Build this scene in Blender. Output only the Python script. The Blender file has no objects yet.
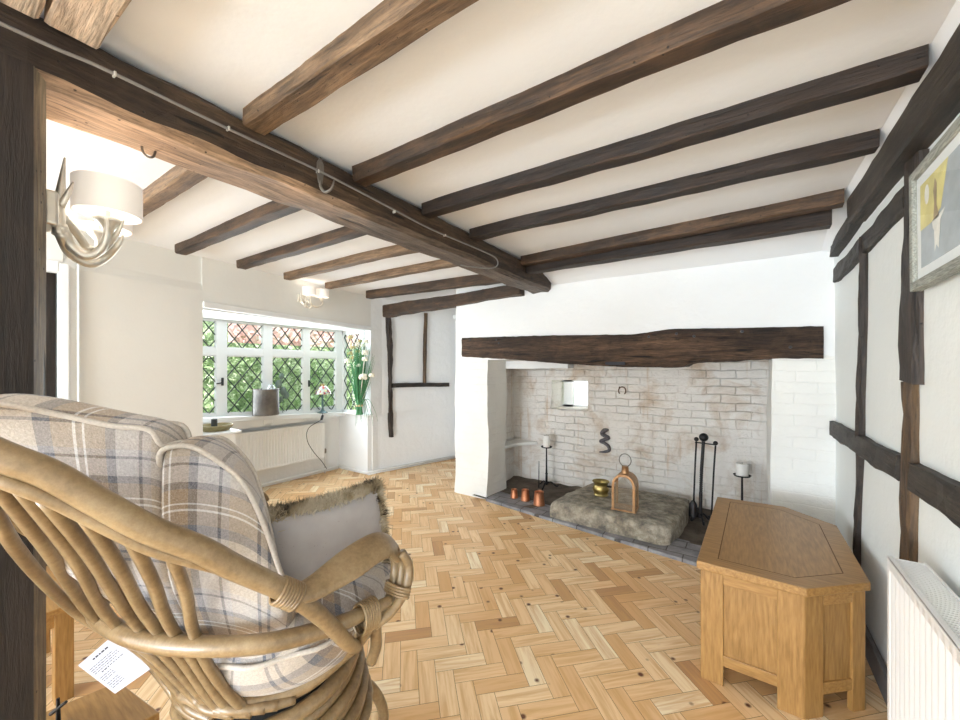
import bpy, math, random
from mathutils import Vector, Matrix, noise
random.seed(7)
SC = bpy.context.scene
COL = SC.collection
V = Vector
PI = math.pi

# ------------------------------------------------------------------ materials
class NT:
    def __init__(s, name):
        s.m = bpy.data.materials.new(name); s.m.use_nodes = True
        s.t = s.m.node_tree; s.t.nodes.clear()
        s.out = s.n('ShaderNodeOutputMaterial'); s.b = s.n('ShaderNodeBsdfPrincipled')
        s.l(s.b.outputs[0], s.out.inputs[0])
    def n(s, typ, **k):
        nd = s.t.nodes.new(typ)
        for a, v in k.items():
            if a in nd.inputs.keys() if isinstance(a, str) else False: pass
            setattr(nd, a, v)
        return nd
    def l(s, a, b): s.t.links.new(a, b)
    def coord(s, kind='Object', scale=(1, 1, 1), rot=(0, 0, 0)):
        if kind == 'World':
            o = s.n('ShaderNodeNewGeometry').outputs['Position']
        else:
            o = s.n('ShaderNodeTexCoord').outputs[kind]
        mp = s.n('ShaderNodeMapping'); mp.inputs['Scale'].default_value = scale; mp.inputs['Rotation'].default_value = rot
        s.l(o, mp.inputs['Vector']); return mp.outputs[0]
    def noise(s, vec, scale, detail=3, rough=.55, dist=0):
        nd = s.n('ShaderNodeTexNoise'); nd.inputs['Scale'].default_value = scale
        nd.inputs['Detail'].default_value = detail; nd.inputs['Roughness'].default_value = rough
        nd.inputs['Distortion'].default_value = dist
        s.l(vec, nd.inputs['Vector']); return nd.outputs['Fac']
    def ramp(s, fac, stops, interp='LINEAR'):
        r = s.n('ShaderNodeValToRGB'); cr = r.color_ramp; cr.interpolation = interp
        while len(cr.elements) < len(stops): cr.elements.new(.5)
        for e, (p, c) in zip(cr.elements, stops):
            e.position = p; e.color = (c, c, c, 1) if isinstance(c, (int, float)) else (*c, 1)
        s.l(fac, r.inputs[0]); return r.outputs[0]
    def mix(s, fac, a, b, mode='MIX'):
        m = s.n('ShaderNodeMix'); m.data_type = 'RGBA'; m.blend_type = mode
        for i, v in ((0, fac), (6, a), (7, b)):
            if isinstance(v, (int, float)): m.inputs[i].default_value = v if i == 0 else (v, v, v, 1)
            elif isinstance(v, tuple): m.inputs[i].default_value = (*v, 1)
            else: s.l(v, m.inputs[i])
        return m.outputs[2]
    def math(s, op, a, b=0.0):
        m = s.n('ShaderNodeMath'); m.operation = op
        for i, v in ((0, a), (1, b)):
            if isinstance(v, (int, float)): m.inputs[i].default_value = v
            else: s.l(v, m.inputs[i])
        return m.outputs[0]
    def bump(s, h, strength=.3, dist=.01):
        b = s.n('ShaderNodeBump'); b.inputs['Strength'].default_value = strength; b.inputs['Distance'].default_value = dist
        s.l(h, b.inputs['Height']); s.l(b.outputs[0], s.b.inputs['Normal'])
    def set(s, **k):
        for a, v in k.items():
            i = s.b.inputs[a.replace('_', ' ')]
            if isinstance(v, tuple): i.default_value = (*v, 1) if len(v) == 3 else v
            elif isinstance(v, (int, float)): i.default_value = v
            else: s.l(v, i)
        return s

def plain(name, col, rough=.6, metal=0, var=.12, nscale=30, bump=0.0, coat=0):
    t = NT(name); c = t.coord()
    n = t.noise(c, nscale, 3)
    lo = tuple(x * (1 - var) for x in col); hi = tuple(min(1, x * (1 + var)) for x in col)
    t.set(Base_Color=t.ramp(n, [(.3, lo), (.7, hi)]), Roughness=rough, Metallic=metal, Coat_Weight=coat)
    if bump: t.bump(t.noise(c, nscale * 2, 4), bump, .004)
    return t.m

def plaster(name, col, bump=.25, scale=9, blotch=.04):
    t = NT(name); c = t.coord('World')
    big = t.noise(c, 1.7, 3)
    t.set(Base_Color=t.ramp(big, [(.3, tuple(x * (1 - blotch) for x in col)), (.75, col)]), Roughness=.85)
    h = t.math('ADD', t.noise(c, scale, 4, .6), t.math('MULTIPLY', t.noise(c, 60, 2), .15))
    t.bump(h, bump, .02); return t.m

def brickpaint(name, col, stain=0.0, bw=.23, bh=.075, strength=.8):
    t = NT(name)
    g = t.n('ShaderNodeNewGeometry').outputs['Position']
    sp = t.n('ShaderNodeSeparateXYZ'); t.l(g, sp.inputs[0])
    cb = t.n('ShaderNodeCombineXYZ')
    t.l(t.math('ADD', sp.outputs[0], sp.outputs[1]), cb.inputs[0]); t.l(sp.outputs[2], cb.inputs[1])
    w = t.n('ShaderNodeVectorMath'); w.operation = 'ADD'
    nn = t.n('ShaderNodeTexNoise'); nn.inputs['Scale'].default_value = 5; nn.inputs['Detail'].default_value = 3
    t.l(g, nn.inputs['Vector'])
    sc = t.n('ShaderNodeVectorMath'); sc.operation = 'SCALE'; sc.inputs[3].default_value = .035
    t.l(nn.outputs['Color'], sc.inputs[0]); t.l(cb.outputs[0], w.inputs[0]); t.l(sc.outputs[0], w.inputs[1])
    br = t.n('ShaderNodeTexBrick'); t.l(w.outputs[0], br.inputs['Vector'])
    br.inputs['Scale'].default_value = 1; br.inputs['Brick Width'].default_value = bw; br.inputs['Row Height'].default_value = bh
    br.inputs['Mortar Size'].default_value = .006; br.inputs['Mortar Smooth'].default_value = 1.0
    br.inputs['Color1'].default_value = (1, 1, 1, 1); br.inputs['Color2'].default_value = (.8, .8, .8, 1); br.inputs['Mortar'].default_value = (0, 0, 0, 1)
    gate = t.ramp(t.noise(g, 1.8, 3), [(.36, .15), (.62, 1.0)])
    bk = t.mix(gate, .8, br.outputs['Color'])
    rough = t.noise(g, 22, 5, .65)
    hh = t.math('ADD', bk, t.math('MULTIPLY', rough, 1.6))
    t.bump(hh, strength, .012)
    base = t.ramp(t.noise(g, 3.2, 4), [(.3, tuple(x * .93 for x in col)), (.7, col)])
    if stain:
        s1 = t.ramp(t.noise(g, 2.6, 6, .62, .6), [(.50, 0.0), (.72, stain)])
        base = t.mix(s1, base, (.50, .36, .24))
        crack = t.math('MULTIPLY', t.ramp(br.outputs['Fac'], [(.4, 0.0), (1, 1.0)]), t.ramp(t.noise(g, 4.1, 3), [(.52, 0.0), (.70, .55)]))
        base = t.mix(crack, base, (.40, .25, .14))
        # rusty runs down the wall
        st = t.coord('World', (14, 14, .9))
        run = t.ramp(t.noise(st, 1.0, 3, .6), [(.62, 0.0), (.74, stain * .9)])
        base = t.mix(run, base, (.62, .47, .33))
    t.set(Base_Color=base, Roughness=.85); return t.m

def wood(name, dark, mid, light, axis='X', scale=1.0, rough=.6, bump=.35, cracks=True, coord='Object', balance=0.0):
    t = NT(name)
    k = {'X': (1.2, 14, 14), 'Y': (14, 1.2, 14), 'Z': (14, 14, 1.2)}[axis]
    k = tuple(a * scale for a in k)
    c = t.coord(coord, k); c2 = t.coord(coord, tuple(a * .28 for a in k))
    g = t.noise(c, 1.6, 6, .65, .5); big = t.noise(c2, 1.3, 3, .5, .3)
    col = t.ramp(t.math('ADD', t.math('MULTIPLY', g, .55), t.math('MULTIPLY', big, .45)),
                 [(.30 - balance, dark), (.5 - balance, mid), (.68 - balance, light)])
    fine = t.noise(t.coord(coord, tuple(a * 3.2 for a in k)), 2.2, 5, .7, .3)
    col = t.mix(1.0, col, t.ramp(fine, [(.36, .45), (.62, 1.25)]), 'MULTIPLY')
    wear = t.ramp(t.noise(t.coord(coord, (3, 3, 3)), 1.6, 5, .7, .8), [(.50, 0.0), (.72, .32)])
    col = t.mix(wear, col, light)
    h = t.math('ADD', g, t.math('MULTIPLY', fine, .7))
    if cracks:
        ck = t.noise(t.coord(coord, tuple(a * 1.8 for a in k)), 1.1, 3, .5, .2)
        cr = t.ramp(ck, [(.30, 0.0), (.37, 1.0)])
        col = t.mix(cr, tuple(x * .45 for x in dark), col)
        vo = t.n('ShaderNodeTexVoronoi'); vo.inputs['Scale'].default_value = 26; t.l(t.coord(coord), vo.inputs['Vector'])
        holes = t.ramp(vo.outputs['Distance'], [(.06, 0.0), (.10, 1.0)])
        col = t.mix(holes, tuple(x * .4 for x in dark), col)
        h = t.math('ADD', t.math('MULTIPLY', cr, .6), t.math('ADD', h, t.math('MULTIPLY', holes, .4)))
    t.set(Base_Color=col, Roughness=rough); t.bump(h, bump * 1.4, .012); return t.m

def oak(name, axis='X', tone=1.0, rings=True):
    t = NT(name)
    k = {'X': (1.0, 9, 9), 'Y': (9, 1.0, 9), 'Z': (9, 9, 1.0)}[axis]
    c = t.coord('Object', k)
    d = t.noise(c, 1.0, 3, .5, 1.2)
    w = t.math('SINE', t.math('MULTIPLY', d, 60.0)) if rings else t.noise(c, 6, 3)
    fine = t.noise(t.coord('Object', tuple(a * 6 for a in k)), 2.0, 3)
    f = t.math('ADD', t.math('MULTIPLY', w, .05), fine)
    T = lambda a: tuple(x * tone for x in a)
    t.set(Base_Color=t.ramp(f, [(.3, T((.27, .14, .040))), (.5, T((.345, .185, .057))), (.75, T((.43, .24, .080)))]), Roughness=.38)
    t.bump(fine, .08, .003); return t.m

def cane(name, tone=1.0):
    t = NT(name); c = t.coord('Object')
    n = t.noise(c, 7, 4, .6); f = t.noise(c, 75, 4, .7)
    T = lambda a: tuple(x * tone for x in a)
    t.set(Base_Color=t.ramp(t.math('ADD', t.math('MULTIPLY', n, .6), t.math('MULTIPLY', f, .4)),
          [(.36, T((.19, .12, .055))), (.5, T((.30, .20, .10))), (.66, T((.41, .295, .16)))]), Roughness=.33, Coat_Weight=.25)
    t.bump(f, .06, .002); return t.m

def plaid(name):
    t = NT(name)
    uv = t.n('ShaderNodeUVMap').outputs[0]; sp = t.n('ShaderNodeSeparateXYZ'); t.l(uv, sp.inputs[0])
    cream = (.46, .40, .345); tan = (.25, .175, .11); grey = (.085, .09, .115); white = (.70, .68, .66); lt = (.42, .40, .41)
    stops = [(0, cream), (.17, grey), (.195, cream), (.235, grey), (.26, cream), (.42, grey), (.50, tan), (.60, white), (.615, tan), (.645, white),
             (.66, tan), (.76, grey), (.81, lt), (.93, grey), (.95, lt)]
    def stripe(o, per, off):
        f = t.math('FRACT', t.math('ADD', t.math('MULTIPLY', o, 1 / per), off))
        return t.ramp(f, stops, 'CONSTANT')
    a = stripe(sp.outputs[0], .29, .10); b = stripe(sp.outputs[1], .27, .30)
    col = t.mix(.5, a, b)
    c = t.coord('Object'); wv = t.noise(c, 420, 2)
    col = t.mix(t.ramp(wv, [(.35, .0), (.7, .18)]), col, (.62, .58, .53))
    col = t.mix(1.0, col, t.ramp(t.noise(c, 210, 2), [(.3, .84), (.7, 1.06)]), 'MULTIPLY')
    t.set(Base_Color=col, Roughness=.95, Sheen_Weight=.25); t.bump(t.noise(c, 300, 2), .35, .003); return t.m

M = {}
M['plaster'] = plaster('white_plaster', (.84, .85, .855), .4)
M['ceil'] = plaster('ceiling_paint', (.86, .875, .90), .15, 4)
M['plaster_cool'] = plaster('cool_white_plaster', (.82, .85, .84), .3, 7)
M['plaster_cream'] = plaster('cream_plaster', (.85, .845, .81), .15, 5)
M['brick'] = brickpaint('painted_brick', (.83, .83, .80), 0, strength=.38)
M['brick_stain'] = brickpaint('smoke_stained_painted_brick', (.86, .83, .79), .85, strength=1.0)
M['gloss'] = plain('white_gloss_paint', (.84, .86, .87), .3, var=.02, nscale=4)
M['rad'] = plain('radiator_enamel', (.86, .86, .86), .3, var=.02, nscale=4)
M['beam_dark'] = wood('blackened_oak', (.009, .005, .004), (.021, .012, .008), (.055, .030, .018), 'X')
M['beam_mid'] = wood('brown_old_oak', (.016, .009, .005), (.050, .027, .014), (.17, .092, .045), 'X')
M['beam_pale'] = wood('pale_old_oak', (.060, .036, .020), (.17, .102, .055), (.33, .215, .125), 'X')
M['beam_bleached'] = wood('bleached_old_oak', (.30, .20, .13), (.55, .42, .31), (.68, .56, .44), 'X')
M['beam_main'] = wood('main_beam_oak', (.014, .008, .005), (.045, .026, .016), (.14, .085, .048), 'Y')
M['beam_main_under'] = wood('main_beam_worn_lit_underside', (.06, .042, .030), (.17, .125, .09), (.36, .28, .21), 'Y')
_t = bpy.data.materials['main_beam_worn_lit_underside']; _n = _t.node_tree; _b = [x for x in _n.nodes if x.type == 'BSDF_PRINCIPLED'][0]  # pale towards the post: worn wood plus wall-light glow put into the colour
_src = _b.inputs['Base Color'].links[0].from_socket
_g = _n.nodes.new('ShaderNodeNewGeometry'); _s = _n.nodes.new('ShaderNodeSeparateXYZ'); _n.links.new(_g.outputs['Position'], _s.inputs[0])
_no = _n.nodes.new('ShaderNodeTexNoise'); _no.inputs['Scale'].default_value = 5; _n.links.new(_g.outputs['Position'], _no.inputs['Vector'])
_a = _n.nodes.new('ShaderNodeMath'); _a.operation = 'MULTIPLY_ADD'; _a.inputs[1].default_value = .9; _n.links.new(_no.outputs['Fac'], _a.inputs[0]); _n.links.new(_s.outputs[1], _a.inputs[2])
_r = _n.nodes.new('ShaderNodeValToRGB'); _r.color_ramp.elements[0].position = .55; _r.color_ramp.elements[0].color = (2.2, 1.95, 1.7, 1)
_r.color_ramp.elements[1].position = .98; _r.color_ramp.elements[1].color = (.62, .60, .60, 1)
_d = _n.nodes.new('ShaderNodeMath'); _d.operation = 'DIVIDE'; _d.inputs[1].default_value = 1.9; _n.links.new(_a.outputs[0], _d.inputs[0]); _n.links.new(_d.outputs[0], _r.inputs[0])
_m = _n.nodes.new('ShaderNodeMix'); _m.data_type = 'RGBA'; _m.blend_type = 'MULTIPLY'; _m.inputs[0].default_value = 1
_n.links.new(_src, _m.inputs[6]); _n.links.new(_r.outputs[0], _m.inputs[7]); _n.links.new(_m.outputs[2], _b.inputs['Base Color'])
M['beam_y_dark'] = wood('blackened_oak_lengthwise', (.012, .010, .008), (.034, .026, .020), (.085, .064, .046), 'Y')
M['beam_z_dark'] = wood('blackened_oak_upright', (.014, .010, .008), (.038, .026, .020), (.085, .056, .040), 'Z')
M['beam_z_brown'] = wood('brown_oak_upright', (.03, .018, .010), (.10, .058, .028), (.22, .13, .06), 'Z')
M['post'] = wood('dark_post_oak', (.008, .005, .004), (.018, .011, .008), (.036, .023, .016), 'Z', .8, .7, .2, cracks=False)
M['post_edge'] = wood('pale_post_edge', (.05, .04, .03), (.16, .12, .08), (.30, .24, .16), 'Z', .8, .6, .3)  # paler wood colour for the chamfered edge face
M['lintel'] = wood('fireplace_lintel_oak', (.012, .007, .005), (.055, .030, .018), (.20, .115, .065), 'X', 1.6, .65, .9)
M['oakX'] = oak('light_oak_x', 'X'); M['oakY'] = oak('light_oak_y', 'Y'); M['oakZ'] = oak('light_oak_z', 'Z', .95)
M['oakZp'] = oak('light_oak_panel', 'Z', .9)
M['cane'] = cane('varnished_rattan', .80); M['cane_dark'] = cane('slat_rattan', .70)
M['wrap'] = cane('rattan_binding', .85)
M['plaid'] = plaid('wool_plaid')
M['piping'] = plain('fabric_piping', (.50, .45, .40), .9, nscale=200, bump=.3)
M['suede'] = plain('grey_suede', (.36, .34, .34), .9, var=.08, nscale=14)
M['iron'] = plain('wrought_iron', (.035, .034, .036), .45, .7, nscale=60, bump=.3)
M['iron_grey'] = plain('grey_iron', (.22, .20, .18), .45, .8, nscale=60, bump=.2)
M['lead'] = plain('window_lead', (.06, .07, .075), .55, .3)
M['copper'] = plain('hammered_copper', (.60, .26, .14), .38, .9, .15, 90, .5)
M['copper_dark'] = plain('inner_dark_copper', (.10, .05, .035), .6, .6)
M['lantern'] = plain('antique_copper_brass', (.40, .235, .12), .4, .85, .2, 30, .1)
M['brass'] = plain('aged_brass', (.42, .33, .13), .32, .95, .15, 20)
M['silver'] = plain('brushed_champagne_silver', (.80, .76, .68), .38, .7, .1, 12, .1)
M['candle'] = plain('white_wax', (.88, .87, .84), .5, var=.02)
M['tin'] = plain('galvanised_tin', (.17, .16, .15), .6, .4, .35, 9, .1)
M['stem'] = plain('green_stems', (.06, .24, .09), .6, var=.35, nscale=25)
M['leafgrey'] = plain('grey_green_leaf', (.16, .22, .20), .6)
M['flower'] = plain('cream_petals', (.88, .85, .72), .8, var=.08)
M['flower_brown'] = plain('straw_seed_heads', (.50, .40, .20), .9, var=.25)
M['raffia'] = plain('raffia_tie', (.62, .45, .26), .9)
M['black_plastic'] = plain('black_plastic', (.03, .035, .04), .4)
M['cable'] = plain('grey_flex', (.22, .21, .20), .5)
M['white_plastic'] = plain('white_plastic_clips', (.50, .48, .44), .5)
M['paper'] = plain('white_paper', (.40, .41, .47), .8, var=.02)
M['ink'] = plain('grey_print', (.06, .06, .08), .8)
M['ink_dark'] = plain('black_print', (.04, .04, .05), .8)
M['frame_grey'] = wood('grey_washed_frame', (.22, .23, .20), (.33, .34, .30), (.46, .46, .41), 'Y', 3, .6, .1, cracks=False)
M['mat'] = plain('picture_mount', (.80, .83, .83), .8, var=.01)
M['art_yellow'] = plain('yellow_wash', (.72, .66, .30), .8, var=.15, nscale=12)
M['art_grey'] = plain('grey_blue_wash', (.42, .47, .50), .8, var=.15, nscale=10)
M['art_white'] = plain('pale_paint', (.80, .80, .74), .8)
M['art_brown'] = plain('brown_paint', (.42, .34, .22), .8)
M['stone'] = None
t = NT('rough_hearthstone'); c = t.coord('World'); n = t.noise(c, 11, 7, .72); n2 = t.noise(c, 2.3, 3)
t.set(Base_Color=t.mix(n2, t.ramp(n, [(.35, (.10, .085, .06)), (.5, (.34, .29, .20)), (.63, (.62, .57, .46))]), t.ramp(n, [(.3, (.13, .13, .14)), (.7, (.48, .43, .35))])), Roughness=.75)
t.bump(t.noise(c, 12, 7, .75), 1.0, .035); M['stone'] = t.m
t = NT('blue_grey_slate_slabs'); c = t.coord('World'); n = t.noise(c, 8, 5, .65)
br = t.n('ShaderNodeTexBrick'); t.l(c, br.inputs['Vector']); br.inputs['Scale'].default_value = 1
br.inputs['Brick Width'].default_value = .23; br.inputs['Row Height'].default_value = .115; br.inputs['Mortar Size'].default_value = .004
br.inputs['Color1'].default_value = (1, 1, 1, 1); br.inputs['Color2'].default_value = (.7, .7, .7, 1); br.inputs['Mortar'].default_value = (.25, .23, .2, 1)
t.set(Base_Color=t.mix(1.0, t.ramp(n, [(.3, (.15, .15, .17)), (.7, (.38, .37, .38))]), br.outputs['Color'], 'MULTIPLY'), Roughness=.6)
t.bump(n, .4, .01); M['slate'] = t.m
t = NT('sooty_hearth_floor'); c = t.coord('World'); n = t.noise(c, 7, 6, .7)
t.set(Base_Color=t.ramp(n, [(.3, (.045, .036, .028)), (.7, (.17, .135, .105))]), Roughness=.9); t.bump(n, .6, .015); M['soot'] = t.m
# glass: thin, mostly see-through
def glass(name, tint=(1, 1, 1), gloss=.08):
    t = NT(name); t.t.nodes.remove(t.b)
    a = t.n('ShaderNodeBsdfTransparent'); a.inputs[0].default_value = (*tint, 1)
    b = t.n('ShaderNodeBsdfGlossy'); b.inputs['Roughness'].default_value = .03
    m = t.n('ShaderNodeMixShader'); m.inputs[0].default_value = gloss
    t.l(a.outputs[0], m.inputs[1]); t.l(b.outputs[0], m.inputs[2]); t.l(m.outputs[0], t.out.inputs[0]); return t.m
M['glass'] = glass('clear_glass'); M['glass_lantern'] = glass('lantern_glass', (.74, .79, .80), .22)
t = NT('linen_shade'); t.set(Base_Color=(.87, .82, .77), Roughness=.9, Emission_Color=(1, .90, .80), Emission_Strength=.18); M['shade'] = t.m
t = NT('lit_shade_diffuser'); t.set(Base_Color=(.95, .92, .88), Roughness=.5, Emission_Color=(1, .94, .84), Emission_Strength=.8); M['bulb'] = t.m
# foliage
def leafmat(name, cols):
    t = NT(name); c = t.coord('World'); n = t.noise(c, 4, 4, .6)
    t.set(Base_Color=t.ramp(n, [(.35, cols[0]), (.5, cols[1]), (.65, cols[2])]), Roughness=.6)
    t.b.inputs['Subsurface Weight'].default_value = 0; return t.m
M['leaf'] = leafmat('hedge_leaves', [(.10, .19, .07), (.34, .46, .24), (.72, .80, .62)])
M['leaf_red'] = leafmat('red_leaves', [(.50, .26, .24), (.72, .48, .44), (.80, .78, .74)])
M['grass'] = leafmat('lawn', [(.14, .28, .05), (.22, .38, .10), (.35, .5, .2)])
# parquet
t = NT('pine_block_parquet')
uv = t.n('ShaderNodeUVMap').outputs[0]; mp = t.n('ShaderNodeMapping'); mp.inputs['Scale'].default_value = (3, 40, 1); t.l(uv, mp.inputs[0])
g = t.noise(mp.outputs[0], 1.0, 5, .6, .8)
at = t.n('ShaderNodeAttribute'); at.attribute_name = 'tint'
base = t.ramp(at.outputs['Fac'], [(0, (.50, .27, .12)), (.15, (.70, .41, .185)), (.5, (.83, .57, .315)), (.85, (.90, .69, .43)), (1, (.92, .78, .55))])
col = t.mix(t.ramp(g, [(.36, .70), (.58, 0.0)]), base, (.62, .35, .13))
vo = t.n('ShaderNodeTexVoronoi'); vo.inputs['Scale'].default_value = 9.0; t.l(uv, vo.inputs['Vector'])
kn = t.ramp(vo.outputs['Distance'], [(.07, 1.0), (.14, 0.0)])
sel = t.ramp(t.noise(uv, 3.1, 1), [(.42, 0.0), (.46, 1.0)])
col = t.mix(t.math('MULTIPLY', kn, sel), col, (.12, .04, .015))
sc_ = t.ramp(t.noise(t.coord('World', (1, 1, 1)), 2.6, 7, .8, 2.5), [(.66, 0.0), (.70, .35)])
col = t.mix(sc_, col, (.26, .13, .06))
t.set(Base_Color=col, Roughness=t.ramp(g, [(.3, .34), (.7, .46)])); t.bump(g, .05, .002); M['parquet'] = t.m
M['gap'] = plain('parquet_gap', (.13, .06, .025), .9)
# fur uses colour by noise in world space
t = NT('faux_fur'); c = t.coord('World'); n = t.noise(c, 16, 2, .5)
t.set(Base_Color=t.ramp(n, [(.40, (.035, .028, .022)), (.48, (.34, .27, .17)), (.6, (.56, .49, .38))]), Roughness=.8); M['fur'] = t.m

# ------------------------------------------------------------------ mesh builder
def lerp(a, b, f): return a + (b - a) * f
def catmull(pts, n=6, closed=False):
    P = [V(p) for p in pts]; out = []; N = len(P)
    for i in range(N if closed else N - 1):
        p1, p2 = P[i], P[(i + 1) % N]
        p0 = P[i - 1] if (i > 0 or closed) else p1 * 2 - p2
        p3 = P[(i + 2) % N] if (i + 2 < N or closed) else p2 * 2 - p1
        for k in range(n):
            s = k / n
            out.append(.5 * ((2 * p1) + (p2 - p0) * s + (2 * p0 - 5 * p1 + 4 * p2 - p3) * s * s + (3 * p1 - p0 - 3 * p2 + p3) * s ** 3))
    if not closed: out.append(P[-1])
    return out

W = {}
class MB:
    def __init__(s): s.v = []; s.f = []; s.mi = []; s.uv = []; s.cur = 0
    def add(s, verts, faces, uvs=None):
        o = len(s.v); s.v += [V(p) for p in verts]
        for i, f in enumerate(faces):
            s.f.append([a + o for a in f]); s.mi.append(s.cur); s.uv.append(uvs[i] if uvs else None)
        return s
    def box(s, x0, x1, y0, y1, z0, z1, M4=None):
        vs = [V((x, y, z)) for z in (z0, z1) for y in (y0, y1) for x in (x0, x1)]
        if M4 is not None: vs = [M4 @ p for p in vs]
        return s.add(vs, [(0, 2, 3, 1), (4, 5, 7, 6), (0, 1, 5, 4), (2, 6, 7, 3), (0, 4, 6, 2), (1, 3, 7, 5)])
    def bar(s, a, b, w, h, up=(0, 0, 1)):
        a, b = V(a), V(b); d = (b - a).normalized(); r = d.cross(V(up)).normalized(); u = r.cross(d)
        vs = [p + r * (sx * w / 2) + u * (sz * h / 2) for p in (a, b) for sx, sz in ((-1, -1), (1, -1), (1, 1), (-1, 1))]
        return s.add(vs, [(0, 1, 2, 3), (7, 6, 5, 4), (0, 4, 5, 1), (1, 5, 6, 2), (2, 6, 7, 3), (3, 7, 4, 0)])
    def prism(s, poly, z0, z1):
        n = len(poly)
        a = sum(poly[i][0] * poly[(i + 1) % n][1] - poly[(i + 1) % n][0] * poly[i][1] for i in range(n))
        if a < 0: poly = poly[::-1]
        vs = [(p[0], p[1], z0) for p in poly] + [(p[0], p[1], z1) for p in poly]
        return s.add(vs, [tuple(range(n))[::-1], tuple(range(n, 2 * n))] + [(i, (i + 1) % n, n + (i + 1) % n, n + i) for i in range(n)])
    def tube(s, pts, r, seg=8, closed=False, flat=None, caps=True):
        P = [V(p) for p in pts]; n = len(P)
        R = r if isinstance(r, (list, tuple)) else [r] * n
        if len(R) != n: R = [lerp(R[int(i / (n - 1) * (len(R) - 1))], R[min(len(R) - 1, int(i / (n - 1) * (len(R) - 1)) + 1)], (i / (n - 1) * (len(R) - 1)) % 1) for i in range(n)]
        vs = []; nx = None
        for i in range(n):
            a = P[i - 1] if (i > 0 or closed) else P[i]; b = P[(i + 1) % n] if (i < n - 1 or closed) else P[i]
            d = (b - a).normalized()
            if nx is None:
                nx = d.cross(V((0, 0, 1)))
                if nx.length < .1: nx = d.cross(V((0, 1, 0)))
            nx = (nx - d * nx.dot(d)).normalized(); ny = d.cross(nx)
            for k in range(seg):
                t_ = 2 * PI * k / seg; fx = 1 if flat is None else flat
                vs.append(P[i] + nx * (math.cos(t_) * R[i] * fx) + ny * (math.sin(t_) * R[i]))
        fs = []
        for i in range(n if closed else n - 1):
            for k in range(seg):
                a, b = i * seg + k, i * seg + (k + 1) % seg
                j = ((i + 1) % n) * seg
                fs.append((a, b, j + (k + 1) % seg, j + k))
        if not closed and caps: fs += [tuple(range(seg))[::-1], tuple(range((n - 1) * seg, n * seg))]
        return s.add(vs, fs)
    def lathe(s, prof, c=(0, 0, 0), seg=24, sx=1, sy=1, M4=None):
        vs = []; fs = []; n = len(prof)
        for r, z in prof:
            for k in range(seg):
                a = 2 * PI * k / seg; p = V((math.cos(a) * r * sx, math.sin(a) * r * sy, z))
                vs.append((M4 @ p if M4 is not None else p) + V(c))
        for i in range(n - 1):
            for k in range(seg):
                fs.append((i * seg + k, i * seg + (k + 1) % seg, (i + 1) * seg + (k + 1) % seg, (i + 1) * seg + k))
        if prof[0] == prof[-1]: return s.add(vs, fs)
        if prof[0][0] > 1e-4: fs.append(tuple(range(seg))[::-1])
        if prof[-1][0] > 1e-4: fs.append(tuple(range((n - 1) * seg, n * seg)))
        return s.add(vs, fs)
    def sphere(s, c, r, seg=12, rings=8, sz=1):
        return s.lathe([(r * math.sin(PI * i / rings) + 1e-5, -r * sz * math.cos(PI * i / rings)) for i in range(rings + 1)], c, seg)
    def grid(s, fn, nu, nv, uvfn=None, closed_v=False):
        vs = [fn(i / nu, j / nv) for i in range(nu + 1) for j in range(nv + (0 if closed_v else 1))]
        st = nv if closed_v else nv + 1; fs = []; uvs = []
        for i in range(nu):
            for j in range(nv):
                j2 = (j + 1) % st
                fs.append((i * st + j, (i + 1) * st + j, (i + 1) * st + j2, i * st + j2))
                if uvfn: uvs.append([uvfn(a, b) for a, b in ((i / nu, j / nv), ((i + 1) / nu, j / nv), ((i + 1) / nu, (j + 1) / nv), (i / nu, (j + 1) / nv))])
        return s.add(vs, fs, uvs if uvfn else None)
    def roughbox(s, x0, x1, y0, y1, z0, z1, amp=.008, step=.09, freq=2.2, skip=''):
        def dn(p):
            q = V(p) * freq
            return V(p) + V((noise.noise(q), noise.noise(q + V((9, 3, 1))), noise.noise(q + V((4, 8, 2))) * .6)) * amp * 2 + noise.noise(q * 3.5) * amp * .5 * V((1, 1, 0))
        nx, ny, nz = [max(1, int(round((b - a) / step))) for a, b in ((x0, x1), (y0, y1), (z0, z1))]
        X = lambda u: lerp(x0, x1, u); Y = lambda u: lerp(y0, y1, u); Z = lambda u: lerp(z0, z1, u)
        if '-x' not in skip: s.grid(lambda u, v: dn((x0, Y(1 - u), Z(v))), ny, nz)
        if '+x' not in skip: s.grid(lambda u, v: dn((x1, Y(u), Z(v))), ny, nz)
        if '-y' not in skip: s.grid(lambda u, v: dn((X(u), y0, Z(v))), nx, nz)
        if '+y' not in skip: s.grid(lambda u, v: dn((X(1 - u), y1, Z(v))), nx, nz)
        if '+z' not in skip: s.grid(lambda u, v: dn((X(u), Y(v), z1)), nx, ny)
        if '-z' not in skip: s.grid(lambda u, v: dn((X(1 - u), Y(v), z0)), nx, ny)
        return s
    def build(s, name, mats, parent=None, smooth=False, bevel=0, subsurf=0, origin=None):
        if not isinstance(mats, (list, tuple)): mats = [mats]
        me = bpy.data.meshes.new(name)
        if origin is None:
            if parent is not None: origin = W[parent.name]
            else:
                lo = [min(p[i] for p in s.v) for i in range(3)]; hi = [max(p[i] for p in s.v) for i in range(3)]
                origin = V(((lo[0] + hi[0]) / 2, (lo[1] + hi[1]) / 2, lo[2]))
        origin = V(origin)
        me.from_pydata([tuple(p - origin) for p in s.v], [], s.f)
        for m in mats: me.materials.append(m)
        me.polygons.foreach_set('material_index', s.mi)
        if smooth: me.polygons.foreach_set('use_smooth', [True] * len(s.f))
        if any(u for u in s.uv):
            ul = me.uv_layers.new(name='UVMap')
            for p, u in zip(me.polygons, s.uv):
                if u:
                    for li, c in zip(p.loop_indices, u): ul.data[li].uv = c
        me.update()
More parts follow.
